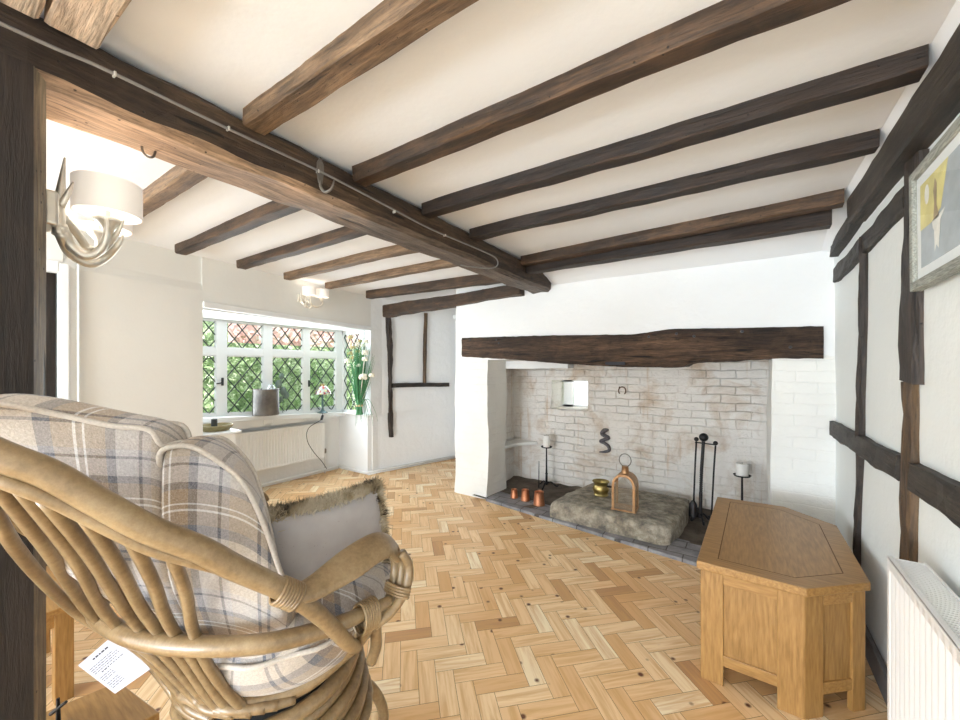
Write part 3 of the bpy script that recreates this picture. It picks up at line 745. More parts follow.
for x, z in ((-2.37, 1.645), (-2.05, 1.635), (-2.02, 1.60), (-.42, 1.615), (-.30, 1.59), (.0, 1.61), (-.62, 1.60), (.27, 1.49)):
    mm = MB(); mm.lathe([(.0001, 0), (.011, 0), (.009, .006), (.0001, .007)], (0, 0, 0), 8, M4=Matrix.Rotation(PI / 2, 4, 'X')); mm.v = [p + V((x, 3.343, z)) for p in mm.v]
    mm.build('peg_hole', M['black_plastic'], o)

mm = MB(); mm.box(-.96, -.80, 3.326, 3.36, 1.376, 1.400); mm.build('mortise_shade', M['ink_dark'], o)  # dark box stands in for the shade inside a notch
# right wall framing
timber('wall_plate', (.475, -4.7, 2.12), (.475, 2.62, 2.125), .085, .125, [M['beam_y_dark']], .005, 'heavy black wall plate running along the top of the right wall', 'beam', seed=60)
timber('wall_plate', (.485, 2.45, 2.115), (.485, 3.25, 2.075), .06, .065, [M['beam_y_dark']], .008, 'shorter black timber continuing the wall plate into the fireplace corner', 'beam', seed=61)
timber('wall_timber', (.49, 1.99, 1.955), (.49, 3.25, 1.925), .03, .085, [M['beam_y_dark']], .010, 'upper horizontal timber on the right wall, running from behind the picture', 'beam', 'wall timbers', seed=62)
timber('wall_timber', (.49, -1.0, .975), (.49, 2.0, .978), .034, .10, [M['beam_y_dark']], .008, 'horizontal mid rail of the right wall, above the radiator', 'beam', 'wall timbers', seed=63)
timber('wall_timber', (.488, 2.06, .98), (.488, 3.36, .98 - .02), .034, .095, [M['beam_y_dark']], .010, 'horizontal mid rail of the right wall, between the wide stud and the fireplace', 'beam', 'wall timbers', seed=64)
timber('wall_timber', (.49, 2.74, .12), (.49, 2.585, 1.98), .03, .035, [M['beam_z_dark']], .010, 'narrow black stud on the right wall, rising behind the oak cabinet', 'beam', 'wall timbers', seed=65, up=(0, 1, 0))
timber('wall_timber', (.49, 1.99, .45), (.49, 1.965, 1.3), .03, .09, [M['beam_z_brown']], .012, 'brown lower half of the wide stud, directly above the radiator corner', 'beam', 'wall timbers', seed=66, up=(0, 1, 0))
timber('wall_timber', (.49, 1.96, 1.3), (.49, 1.905, 2.06), .034, .15, [M['beam_z_dark']], .010, 'dark upper half of the wide stud, partly behind the framed picture', 'beam', 'wall timbers', seed=67, up=(0, 1, 0), h1=.12)

# ------------------------------------------------------------------ cable, hooks on the main beam
cb = thing('electric_cable', (mx(1) + .02, 1, 2.13), 'thin grey electric cable clipped along the side of the main beam', 'cable')
def cpt(y, z): return (mx(y) + .018, y, z)
pts = [cpt(-.6, 2.12), cpt(.125, 2.125), cpt(.30, 2.134), cpt(.60, 2.132), cpt(.95, 2.136), cpt(1.3, 2.124), cpt(1.6, 2.112), cpt(1.9, 2.118), cpt(2.15, 2.125), (mx(2.3) + .02, 2.32, 2.12), (mx(2.3) + .012, 2.36, 2.08), (mx(2.2) - .02, 2.32, 2.052), (mx(2.2) - .09, 2.22, 2.047), (mx(2) - .14, 2.12, 2.047)]
MB().tube(catmull(pts, 8), .0045, 8).build('flex', M['cable'], cb, smooth=True)
for y in (.32, .60, .93, 1.35, 1.75):
    m = MB(); p = V(cpt(y, 2.134 - .02 * (y > 1.2) * 1)); m.box(p.x - .012, p.x + .007, y - .003, y + .003, p.z - .006, p.z + .006)
    o = m.build('clip', M['white_plastic'], cb, bevel=.002)
hk = thing('iron_hook', (mx(.94), .94, 2.13), 'flat wrought iron coat hook screwed to the side of the main beam', 'hook')
hx = mx(.94) + .014
m = MB(); m.add([(hx, .94 + a, 2.14 + b) for a, b in ((-.008, -.05), (-.016, 0), (-.014, .03), (0, .055), (.014, .03), (.016, 0), (.008, -.05))] + [(hx + .005, .94 + a, 2.14 + b) for a, b in ((-.008, -.05), (-.016, 0), (-.014, .03), (0, .055), (.014, .03), (.016, 0), (.008, -.05))],
      [(0, 1, 2, 3, 4, 5, 6)[::-1], (7, 8, 9, 10, 11, 12, 13)] + [(i, (i + 1) % 7, 7 + (i + 1) % 7, 7 + i) for i in range(7)])
m.build('back_plate', M['iron_grey'], hk)
MB().tube(catmull([(hx + .003, .94, 2.10), (hx + .004, .942, 2.075), (hx + .02, .95, 2.055), (hx + .045, .96, 2.065), (hx + .055, .968, 2.10)], 6), [.006, .006, .006, .005, .003], 8).build('curled_prong', M['iron_grey'], hk, smooth=True)
m = MB(); m.tube(catmull([(-1.6, .435, 2.085), (-1.6, .435, 2.05), (-1.6, .447, 2.036), (-1.6, .462, 2.04), (-1.6, .468, 2.06), (-1.6, .468, 2.075)], 6), .0035, 8)
tag(m.build('rusty_hook', M['iron_grey'], smooth=True), 'small rusty U shaped hook under the main beam', 'hook')

# ------------------------------------------------------------------ antler wall lights
def sconce(loc, label, big=True):
    r = thing('antler_wall_light', loc, label, 'wall light', 'antler wall lights'); O = V(loc)
    T = lambda p: V(p) - V((-1.53, .205, 1.76)) + O
    TB = lambda m: [setattr(m, 'v', [T(p) for p in m.v]), m][1]
    m = MB(); m.box(-1.60, -1.49, .205, .235, 1.725, 1.815); TB(m).build('back_plate', M['silver'], r, bevel=.008)
    A = [([(-1.526, .239, 1.708), (-1.530, .240, 1.762), (-1.529, .243, 1.829), (-1.527, .250, 1.921)], [.014, .013, .010, .002]),
         ([(-1.524, .241, 1.735), (-1.545, .263, 1.691), (-1.538, .292, 1.666), (-1.53, .321, 1.689), (-1.514, .332, 1.732), (-1.512, .331, 1.788)], [.014, .013, .012, .011, .009, .002]),
         ([(-1.524, .241, 1.716), (-1.573, .268, 1.674), (-1.582, .31, 1.654), (-1.586, .344, 1.68), (-1.554, .365, 1.719), (-1.545, .375, 1.75)], [.014, .012, .011, .010, .008, .002]),
         ([(-1.545, .250, 1.765), (-1.583, .286, 1.732), (-1.601, .31, 1.704), (-1.578, .337, 1.704), (-1.546, .359, 1.746), (-1.526, .372, 1.790)], [.010, .010, .010, .009, .007, .002]),
         ([(-1.520, .242, 1.785), (-1.508, .254, 1.824), (-1.509, .263, 1.855)], [.009, .006, .002]),
         ([(-1.56, .25, 1.75), (-1.62, .28, 1.70), (-1.68, .32, 1.68), (-1.73, .35, 1.71), (-1.74, .36, 1.765)], [.012, .012, .011, .010, .006])]
    for p, rr in A: TB(MB().tube(catmull(p, 6), rr, 10)).build('antler', M['silver'], r, smooth=True)
    for c in ((-1.552, .343), (-1.722, .362)):
        z0, z1, R = 1.800, 1.894, .078
        m = MB(); m.lathe([(R, z0), (R, z1), (R - .003, z1), (R - .003, z0), (R, z0)], (c[0], c[1], 0), 40); sh = TB(m).build('lamp_shade', M['shade'], r, smooth='angle')
        m = MB(); m.lathe([(.0001, z0 + .012), (R - .004, z0 + .012), (R - .004, z0 + .015), (.0001, z0 + .015)], (c[0], c[1], 0), 32); TB(m).build('diffuser', M['bulb'], sh)
        m = MB(); m.lathe([(.010, 1.74), (.014, 1.76), (.030, 1.778), (.034, 1.786), (.030, 1.790), (.006, 1.795), (.006, z0 + .012)], (c[0], c[1], 0), 20); TB(m).build('lamp_cup', M['silver'], r, smooth=True)
    return r
s1 = sconce((-1.53, .205, 1.76), 'large silver antler wall light with two drum shades beside the dark post')
s2 = dup(s1, (-3.735, 2.27, 2.05), 'small distant antler wall light with two shades above the leaded window', 'antler wall lights')
s2.rotation_euler = (0, 0, -PI / 2 + .14); s2.scale = (.85, .85, .85)
for ch in (s1, s2): pass
m = MB(); m.tube(catmull([(-3.74, 2.27, 2.10), (-3.735, 2.26, 2.16), (-3.74, 2.25, 2.235)], 5), .004, 6)
tag(m.build('light_flex', M['cable']), 'short flex rising from the distant wall light to the ceiling', 'cable')

# ------------------------------------------------------------------ radiators
def radiator(loc, L, z0, z1, depth, normal, label, n, valve_end=1):
    # local frame: a runs along the wall, b out of the wall
    r = thing('radiator', loc, label, 'radiator'); O = V(loc)
    nrm = V(normal); al = V((0, 1, 0))
    P = lambda a, b, z: O + al * a + nrm * b + V((0, 0, z))
    m = MB(); H = z1 - z0; pitch = L / n
    def prof(a):
        f = (a / pitch) % 1.0
        return depth - .010 + .010 * min(1, max(0, (abs(f - .5) * 2 - .25) / .25)) if True else depth
    N = n * 8
    def fp(u, v):
        a = u * L; e = 1 if (.06 < v < .94 and .02 < u < .98) else 0
        b = depth - (.009 * (1 - min(1, abs(((a / pitch) % 1) - .5) / .5 * 1.0) ** .7) * e)
        return P(a, b, z0 + (z1 - z0) * v)
    vs = [0, .055, .07, .93, .945, 1.0]
    m2 = MB()
    def fp2(u, v):
        k = int(round(v * 5)); return fp(u, vs[k])
    m.grid((lambda u, v: fp2(1 - u, v)) if nrm.x < 0 else fp2, N, 5)
    m.add([P(0, depth, z0), P(L, depth, z0), P(L, depth - .012, z0), P(0, depth - .012, z0), P(0, depth, z1), P(L, depth, z1), P(L, depth - .012, z1), P(0, depth - .012, z1)],
          [(0, 1, 2, 3), (4, 5, 6, 7), (0, 3, 7, 4), (1, 2, 6, 5), (3, 2, 6, 7)])
    m.build('front_panel', M['rad'], r, smooth='angle')
    m = MB()
    for a in (0, L - .006):
        m = MB()
        q = [P(a, .03, z0 + .02), P(a + .006, .03, z0 + .02), P(a + .006, depth - .002, z0 + .02), P(a, depth - .002, z0 + .02)]; q2 = [p + V((0, 0, z1 - z0 - .022)) for p in q]
        m.add(q + q2, [(0, 1, 2, 3), (4, 5, 6, 7), (0, 1, 5, 4), (1, 2, 6, 5), (2, 3, 7, 6), (3, 0, 4, 7)])
        m.build('side_panel', M['rad'], r, bevel=.002)
    m = MB(); k = int(L / .013)
    for i in range(k):
        a = .012 + i * (L - .024) / k
        m.bar(P(a, .036, z1 - .004), P(a, depth - .014, z1 - .004), .0045, .003)
    m.bar(P(0, .033, z1 - .003), P(L, .033, z1 - .003), .006, .008); m.bar(P(0, depth - .006, z1 - .001), P(L, depth - .006, z1 - .001), .012, .006)
    m.build('top_grille', M['rad'], r)
    m = MB(); m.box(*sorted((P(.01, .03, 0).x, P(.01, depth - .02, 0).x)), O.y + .01, O.y + L - .01, O.z + z0 + .02, O.z + z1 - .03); m.build('convector_core', M['rad'], r)
    a = L + .03 if valve_end > 0 else -.03
    m = MB(); m.tube([P(a, .05, 0), P(a, .05, z0 + .05), P(a - .03 * valve_end, .05, z0 + .05)], .008, 8); vp = m.build('valve_pipe', M['rad'], r, smooth=True)
    m = MB(); m.lathe([(.012, 0), (.017, .01), (.017, .045), (.012, .06)], tuple(P(a, .05, z0 + .04)), 12); m.build('valve', M['iron_grey'], r, smooth=True)
    return r
radiator((.5, .75, 0), 1.01, .13, .75, .115, (-1, 0, 0), 'white panel radiator on the right wall beside the oak cabinet', 26, -1)
r = radiator((-4.5, 1.93, 0), 1.09, .215, .66, .085, (1, 0, 0), 'long white panel radiator under the leaded window', 32, 1)

# ------------------------------------------------------------------ framed picture
pf = thing('framed_picture', (.49, 1.5, 1.59), 'framed watercolour in a grey washed frame high on the right wall', 'picture')
px0, px1 = .452, .482; y0, y1 = 1.12, 1.833; z0, z1 = 1.605, 1.985
m = MB()
for a in ((y0, y0 + .028, z0, z1), (y1 - .028, y1, z0, z1)): m.box(px0, px1, *a)
for a in ((z0, z0 + .028), (z1 - .028, z1)): m.box(px0, px1, y0 + .028, y1 - .028, *a)
m.build('frame', M['frame_grey'], pf, bevel=.004)
m = MB(); m.box(px0 + .012, px1 - .004, y0 + .02, y1 - .02, z0 + .02, z1 - .02); m.build('mount', M['mat'], pf)
ax = px0 + .010; ya, yb, za, zb = y0 + .07, y1 - .065, z0 + .062, z1 - .062
m = MB(); m.box(ax, ax + .004, ya, yb, za, zb); art = m.build('artwork', M['art_grey'], pf)
m = MB(); zz = lerp(za, zb, .45); m.add([(ax - .0008, yb, zz), (ax - .0008, yb, zb), (ax - .0008, yb - .20, zb), (ax - .0008, yb - .15, zz + .02), (ax - .0008, yb - .08, zz)], [(0, 1, 2, 3, 4)]); m.build('yellow_sky', M['art_yellow'], art)
m = MB(); m.add([(ax - .0016, yb - .055 + .017 * math.cos(i / 16 * 2 * PI), zz + .095 + .03 * math.sin(i / 16 * 2 * PI)) for i in range(16)], [tuple(range(16))]); m.build('pale_disc', M['art_white'], art)
m = MB(); m.add([(ax - .0016, yb - .12 + a, zz + b) for a, b in ((.02, .0), (.012, .05), (.018, .085), (.006, .12), (-.008, .10), (-.004, .04), (-.02, .0))], [tuple(range(7))]); m.build('brown_figure', M['art_brown'], art)
m = MB(); m.add([(ax - .0016, yb - .12 + a, zz + b) for a, b in ((.03, .0), (-.06, .012), (-.03, -.012), (-.016, -.09), (-.0, -.075), (.012, -.095), (.015, -.03), (.024, -.02))], [tuple(range(8))]); m.build('white_figure', M['art_white'], art)
m = MB(); m.add([(px0 + .008, y0 + .026, z0 + .026), (px0 + .008, y1 - .026, z0 + .026), (px0 + .008, y1 - .026, z1 - .026), (px0 + .008, y0 + .026, z1 - .026)], [(0, 1, 2, 3)]); m.build('glazing', M['glass'], pf)
pf.rotation_euler = (math.radians(-1.5), 0, 0)

# ------------------------------------------------------------------ oak corner cabinet
cab = thing('corner_cabinet', (.15, 2.45, 0), 'light oak corner television cabinet with six sided top in the right corner', 'cabinet')
A_, B_, C_, D_, E_, F_ = [(-.165, 1.935), (.205, 1.92), (.418, 2.117), (.419, 2.78), (.212, 2.985), (-.135, 2.972)]
poly = [A_, B_, C_, D_, E_, F_]; cx, cy = .14, 2.45
def inset(P, d):
    out = []
    n = len(P)
    for i in range(n):
        a, b, c = V(P[i - 1]), V(P[i]), V(P[(i + 1) % n]); e1 = (b - a).normalized(); e2 = (c - b).normalized()
        n1 = V((-e1.y, e1.x)); n2 = V((-e2.y, e2.x)); k = (n1 + n2) / (1 + n1.dot(n2)); out.append(tuple(b + k * d))
    return out
m = MB(); m.prism(poly, .478, .51); tp = m.build('table_top', M['oakY'], cab, bevel=.004)
# border strips of the top, a hair proud with fine joint gaps
pin = inset(poly, .075)
m = MB()
for i, ax_ in ((0, 'X'), (1, 'X'), (2, 'Y'), (3, 'X'), (4, 'X'), (5, 'Y')):
    j = (i + 1) % 6; a, b = inset(poly, .002), inset(poly, .074)
    m.prism([a[i], a[j], b[j], b[i]], .5095, .5115)
m.build('border_strip', M['oakX'], tp)
m = MB(); po_, pi_ = inset(poly, .0735), inset(poly, .0775)
for i in range(6): m.prism([po_[i], po_[(i + 1) % 6], pi_[(i + 1) % 6], pi_[i]], .5095, .5117)
m.build('joint_line', plain('dark_joint', (.12, .06, .02), .8), tp)
m = MB(); m.prism(inset(poly, .077), .5095, .5115); m.build('inlaid_panel', M['oakY'], tp)
ins = inset(poly, .014)
def post_at(p, dirs, w=.075):
    m = MB(); p = V(p)
    u = V(dirs[0]).normalized(); v = V(dirs[1]).normalized()
    t_ = .022
    for d_, o_ in ((u, v), (v, u)):
        nn = V((-d_.y, d_.x)); nn = nn if nn.dot(o_) > 0 else -nn
        m.prism([tuple(p), tuple(p + d_ * w), tuple(p + d_ * w + nn * t_), tuple(p + nn * t_)], 0, .479)
    return m
n = 6
for i in range(6):
    p = ins[i]; a = V(ins[i - 1]) - V(p); b = V(ins[(i + 1) % 6]) - V(p)
    post_at(p, (a, b), .085 if i in (0, 1) else .06).build('corner_post', M['oakZ'], cab, bevel=.003)
def side_panel(p, q, name, gap, parent=cab):
    p, q = V(p), V(q); d = (q - p).normalized(); nn = V((-d.y, d.x)); a = p + d * gap; b = q - d * gap
    m = MB(); k = lambda pt, o: tuple(pt + nn * o)
    m.prism([k(a, .010), k(b, .010), k(b, .022), k(a, .022)], .11, .46); pn = m.build(name, M['oakZp'], parent)
    m = MB(); m.prism([k(a, .002), k(b, .002), k(b, .02), k(a, .02)], .43, .478); m.build('top_rail', M['oakX'], parent, bevel=.002)
    m = MB(); m.prism([k(a, .002), k(b, .002), k(b, .02), k(a, .02)], .085, .13); m.build('bottom_rail', M['oakX'], parent, bevel=.002)
    return pn
for i in range(5): side_panel(ins[i], ins[i + 1], 'side_panel', .083 if i == 0 else .058)
# front (faces the room): two doors
p, q = V(ins[5]), V(ins[0]); d = (q - p).normalized(); nn = V((-d.y, d.x)); L = (q - p).length
for k in range(2):
    a = p + d * (.06 + k * (L - .12) / 2); b = p + d * (.056 + (k + 1) * (L - .12) / 2)
    m = MB(); m.prism([tuple(a), tuple(b), tuple(b + nn * .018), tuple(a + nn * .018)], .10, .465); o = m.build('door', M['oakZp'], cab, bevel=.003)
    kp = (b if k == 0 else a) + d * (-.03 if k == 0 else .03) - nn * .008
    m = MB(); m.sphere((kp.x, kp.y, .30), .012); m.build('knob', M['brass'], o, smooth=True)
m = MB(); m.prism(inset(ins, .02), .10, .115); m.build('base_board', M['oakY'], cab)

# ------------------------------------------------------------------ hearth things
m = MB()
sxp = [(-1.41, 3.27), (-1.37, 3.225), (-1.0, 3.20), (-.58, 3.165), (-.46, 3.20), (-.43, 3.30), (-.395, 3.60), (-.40, 3.95), (-.45, 4.0), (-.95, 4.02), (-1.26, 4.0), (-1.31, 3.95), (-1.37, 3.60)]
cx_, cy_ = -.9, 3.6
outline = catmull([(x, y, 0) for x, y in sxp], 10, closed=True)
lv = [(1.0, .02), (1.008, .06), (1.005, .125), (.99, .148), (.955, .165), (.80, .172), (.5, .174), (.2, .174), (.001, .174)]
def stf(u, v):
    i = int(round(u * len(outline))) % len(outline); k = int(round(v * (len(lv) - 1))); s_, z = lv[k]
    p = outline[i]; x, y = cx_ + (p.x - cx_) * s_, cy_ + (p.y - cy_) * s_
    nn_ = noise.noise(V((x * 9, y * 9, z * 9))) * .03 * (1 if v < .5 else .25)
    return V((x + (x - cx_) * nn_, y + (y - cy_) * nn_, max(.022, z + nn_ * .6)))
m.grid(stf, len(outline), len(lv) - 1)
tag(m.build('hearth_stone', M['stone'], smooth=True), 'thick worn stone slab with rounded edge in the middle of the hearth', 'stone')

def mug(x, y, r, h, label):
    t_ = thing('copper_mug', (x, y, .028), label, 'mug', 'copper mugs on the hearth')
    m = MB(); m.lathe([(.0001, 0), (r, 0), (r * 1.02, .006), (r * .98, h * .15), (r * .80, h * .9), (r * .84, h), (r * .80, h), (r * .76, h * .9), (r * .9, .01), (.0001, .008)], (x, y, .028), 28); m.build('mug_body', M['copper'], t_, smooth='angle')
    m = MB(); m.lathe([(.0001, h * .6), (r * .80, h * .6), (.0001, h * .602)], (x, y, .028), 20); m.build('dark_inside', M['copper_dark'], t_)  # dark disc part way down inside the mug
mug(-1.931, 3.50, .038, .085, 'smallest copper mug, left one of the three on the hearth')
mug(-1.80, 3.49, .045, .105, 'middle sized copper mug, between the other two on the hearth')
mug(-1.63, 3.45, .055, .125, 'largest copper mug, right one of the three, nearest the stone slab')

# brass pot
bp = thing('brass_pot', (-1.085, 3.62, .172), 'squat brass pot with flared rim on the stone slab', 'pot')
m = MB(); m.lathe([(.0001, 0), (.062, 0), (.066, .01), (.060, .022), (.072, .05), (.074, .075), (.060, .10), (.066, .118), (.078, .13), (.074, .134), (.060, .122), (.05, .10), (.06, .06), (.0001, .03)], (-1.085, 3.62, .172), 32); m.build('pot_body', M['brass'], bp, smooth='angle')
m = MB(); m.tube(catmull([(-1.02, 3.60, .27), (-.97, 3.58, .275), (-.95, 3.575, .26)], 4), .008, 8); m.build('handle', M['iron'], bp, smooth=True)

# lantern
ln = thing('copper_lantern', (-.81, 3.38, .172), 'arched copper lantern with glass sides on the stone slab', 'lantern')
R = Matrix.Translation((-.812, 3.385, .172)) @ Matrix.Rotation(math.radians(2), 4, 'Z')
w, d, hs = .090, .072, .212
m = MB(); m.box(-w - .008, w + .008, -d - .008, d + .008, 0, .014, R); m.build('base', M['lantern'], ln, bevel=.003)
def arch(wr, hs_, n=16): return [(-wr, .014)] + [(-wr * math.cos(PI * i / n), hs_ + wr * math.sin(PI * i / n) * 1.0) for i in range(n + 1)] + [(wr, .014)]
for y in (-d, d):
    o_, i_ = arch(w, hs), arch(w - .018, hs); m = MB(); vs = []; n = len(o_)
    for yy in (y - .005, y + .005):
        vs += [R @ V((p[0], yy, p[1])) for p in o_] + [R @ V((p[0], yy, p[1])) for p in i_]
    fs = []
    for k in range(n - 1):
        fs += [(k, k + 1, n + k + 1, n + k), (2 * n + k, 3 * n + k, 3 * n + k + 1, 2 * n + k + 1), (k, 2 * n + k, 2 * n + k + 1, k + 1), (n + k, n + k + 1, 3 * n + k + 1, 3 * n + k)]
    m.add(vs, fs); m.build('arched_frame', M['lantern'], ln)
m = MB(); pr = arch(w, hs)[1:-1]; vs = [R @ V((p[0], yy, p[1])) for yy in (-d, d) for p in pr] + [R @ V((p[0] * .95, yy, p[1] - .006)) for yy in (-d, d) for p in pr]; n = len(pr)
m.add(vs, [(k, k + 1, n + k + 1, n + k) for k in range(n - 1)] + [(2 * n + k, 3 * n + k, 3 * n + k + 1, 2 * n + k + 1) for k in range(n - 1)]); m.build('curved_roof', M['lantern'], ln, smooth=True)
for x in (-w, w):
    for y in (-d, d - .008):
        m = MB(); m.box(x - .003, x + .003, y, y + .008, .014, hs, R); m.build('corner_bar', M['lantern'], ln)
m = MB(); m.add([R @ V(p) for p in ((-w + .016, -d, .014), (w - .016, -d, .014), (w - .016, -d, hs), (0, -d, hs + w - .02), (-w + .016, -d, hs))], [(0, 1, 2, 3, 4)])
for x in (-w, w): m.add([R @ V(p) for p in ((x, -d, .014), (x, d, .014), (x, d, hs), (x, -d, hs))], [(0, 1, 2, 3)])
m.build('glass_pane', M['glass_lantern'], ln)
m = MB(); m.lathe([(.034, hs + w - .01), (.030, hs + w + .012), (.026, hs + w + .05), (.030, hs + w + .056), (.0001, hs + w + .06)], tuple(R.translation), 20); m.build('chimney', M['lantern'], ln, smooth='angle')
m = MB(); cc = R.translation + V((0, 0, hs + w + .105)); m.tube([cc + V((.048 * math.cos(a / 24 * 2 * PI), 0, .052 * math.sin(a / 24 * 2 * PI))) for a in range(24)], .004, 8, closed=True); m.build('ring_handle', M['iron_grey'], ln, smooth=True)

# candle stands and candles
def stand(x, y, ztop, label, pr=.055):
    t_ = thing('candle_stand', (x, y, .03), label, 'candle stand', 'iron candle stands in the fireplace')
    m = MB(); m.tube([(x, y, .06), (x, y, ztop * .35), (x, y, ztop * .5), (x, y, ztop - .01)], [.014, .012, .009, .007], 10); m.lathe([(.006, ztop * .36), (.016, ztop * .37), (.016, ztop * .38), (.006, ztop * .39)], (x, y, 0), 12); m.build('stem', M['iron'], t_, smooth=True)
    m = MB(); m.lathe([(.0001, ztop - .014), (.02, ztop - .012), (pr, ztop - .006), (pr + .008, ztop + .006), (pr + .004, ztop + .006), (pr - .004, ztop - .002), (.0001, ztop - .002)], (x, y, 0), 24); m.build('drip_pan', M['iron'], t_, smooth='angle')
    for k in range(3):
        a = k * 2 * PI / 3 + .6; c_, s_ = math.cos(a), math.sin(a)
        m = MB(); m.tube(catmull([(x, y, .075), (x + c_ * .05, y + s_ * .05, .085), (x + c_ * .10, y + s_ * .10, .045), (x + c_ * .125, y + s_ * .125, .04), (x + c_ * .13, y + s_ * .13, .06)], 5), .008, 8); m.build('scroll_foot', M['iron'], t_, smooth=True)
    return t_
def candle(x, y, z, r, h, label):
    t_ = thing('pillar_candle', (x, y, z), label, 'candle')
    m = MB(); m.lathe([(.0001, 0), (r, 0), (r, h - .004), (r - .005, h), (r * .5, h - .004), (.0001, h - .006)], (x, y, z), 28); m.build('wax', M['candle'], t_, smooth='angle')
    m = MB(); m.tube([(x, y, z + h - .008), (x + .001, y, z + h + .010)], .0015, 6); m.build('wick', M['ink_dark'], t_)
stand(-1.80, 4.00, .475, 'tall black iron candle stand at the left of the fireplace')
candle(-1.80, 4.00, .4735, .036, .13, 'white pillar candle on the left iron stand')
stand(0.0, 4.0, .435, 'black iron candle stand rising behind the oak cabinet', .058)
candle(0.0, 4.0, .4335, .046, .105, 'white pillar candle on the stand behind the oak cabinet')
m = MB(); m.tube([(-1.86, 3.93, .03), (-1.90, 4.02, .30)], [.006, .003], 8); tag(m.build('iron_spike', M['iron'], smooth=True), 'thin black iron rod leaning beside the left candle stand', 'rod')

# fire tools
ft = thing('fireside_tool_set', (-.30, 3.85, .03), 'black iron fireside companion set with ball topped stand', 'fire tools')
m = MB(); m.tube([(-.30, 3.85, .06), (-.295, 3.85, .28)], .014, 10); m.tube([(-.29, 3.85, .47), (-.275, 3.85, .72)], .013, 10)
vs = [];
for i in range(40):
    f = i / 39; z = lerp(.28, .47, f); a0 = f * 18
    for k in range(4): vs.append((lerp(-.295, -.29, f) + .014 * math.cos(a0 + k * PI / 2), 3.85 + .014 * math.sin(a0 + k * PI / 2), z))
m.add(vs, [(i * 4 + k, i * 4 + (k + 1) % 4, (i + 1) * 4 + (k + 1) % 4, (i + 1) * 4 + k) for i in range(39) for k in range(4)])
m.build('twisted_post', M['iron'], ft, smooth='angle')
m = MB(); m.sphere((-.274, 3.85, .755), .036, 18, 12); m.build('ball_finial', M['iron'], ft, smooth=True)
m = MB(); m.tube([(-.34, 3.85, .705), (-.19, 3.85, .700)], .005, 8); m.build('cross_bar', M['iron'], ft)
for xt, xb, zt in ((-.328, -.352, .715), (-.186, -.215, .695)):
    m = MB(); m.tube([(xt, 3.84, zt), (lerp(xt, xb, .4), 3.84, .5), (xb, 3.84, .10)], .007, 8); m.sphere((xt, 3.84, zt + .02), .019, 12, 8)
    o = m.build('poker' if xt > -.25 else 'hearth_brush', M['iron'], ft, smooth=True)
    if xt < -.25:
        m = MB(); m.lathe([(.012, .20), (.030, .17), (.034, .12), (.040, .07), (.0001, .068)], (xb, 3.84, 0), 14); m.build('brush_head', M['iron'], o, smooth='angle')
for k in range(4):
    a = k * PI / 2 + .5; c_, s_ = math.cos(a), math.sin(a)
    m = MB(); m.tube(catmull([(-.30, 3.85, .085), (-.30 + c_ * .03, 3.85 + s_ * .04, .09), (-.30 + c_ * .06, 3.85 + s_ * .10, .05), (-.30 + c_ * .07, 3.85 + s_ * .13, .045), (-.30 + c_ * .072, 3.85 + s_ * .135, .07)], 5), .009, 8); m.build('scroll_foot', M['iron'], ft, smooth=True)

# iron ring and dark mark on the back wall
m = MB(); m.tube([(-1.025 + .036 * math.cos(a / 20 * 1.55 * PI - .9), 4.150, 1.115 + .040 * math.sin(a / 20 * 1.55 * PI - .9)) for a in range(21)], .006, 8); m.tube([(-1.06, 4.18, 1.15), (-1.05, 4.14, 1.148)], .007, 8)
tag(m.build('iron_ring', plain('rusted_iron', (.12, .07, .04), .8), smooth=True), 'rusty iron ring fixed high on the fireplace back wall', 'ring')
m = MB(); S = catmull([(-1.165, 4.155, .70), (-1.205, 4.155, .69), (-1.235, 4.155, .655), (-1.205, 4.155, .635), (-1.165, 4.155, .615), (-1.215, 4.155, .59), (-1.25, 4.155, .57), (-1.205, 4.155, .555), (-1.165, 4.155, .525), (-1.160, 4.155, .485), (-1.20, 4.155, .465), (-1.262, 4.155, .455)], 5)
m.tube(S, [.012, .024, .020, .022, .02, .018, .016, .017, .018, .017, .014, .006], 8)
tag(m.build('chipped_wall_patch', plain('grey_black_patch', (.12, .11, .12), .8, 0, .4, 60, .6), smooth=True), 'dark S shaped chipped patch on the fireplace back wall', 'ornament')  # raised S shape stands for a crumbled dark patch of wall

# ------------------------------------------------------------------ window sill things
sy = 2.267
cn = thing('tin_canister', (-4.31, 2.267, .838), 'dull grey tin canister standing on the window sill', 'canister')
cn.location = (-4.405, 2.20, sillz(2.2)); W[cn.name] = V(cn.location); c0 = W[cn.name]
m = MB(); m.lathe([(.0001, .0), (.130, 0), (.133, .004), (.130, .27), (.133, .275), (.133, .285), (.126, .285), (.126, .02), (.0001, .02)], tuple(c0 + V((.05, .05, 0))), 36); m.build('canister_body', M['tin'], cn, smooth='angle')
gj = c0 + V((.07, .10, .286))
m = MB(); m.lathe([(.0001, -.16), (.03, -.16), (.032, -.1), (.032, -.02), (.038, .0), (.028, .02), (.026, .03), (.03, .034)], tuple(gj + V((0, 0, .01))), 18); tag(m.build('glass_jar', M['glass_lantern'], smooth=True, origin=gj), 'small clear glass jar showing above the tin canister', 'jar')
sp_ = thing('grey_leaf_sprig', tuple(c0 + V((-.0, .27, 0))), 'drooping grey green sprig between the tin canister and the small lamp', 'plant')
b0 = c0 + V((.0, .27, 0)); m = MB(); m.tube(catmull([b0, b0 + V((0, .0, .15)), b0 + V((.01, -.03, .28)), b0 + V((.01, -.02, .42))], 5), .004, 6); m.build('stem', M['leafgrey'], sp_)
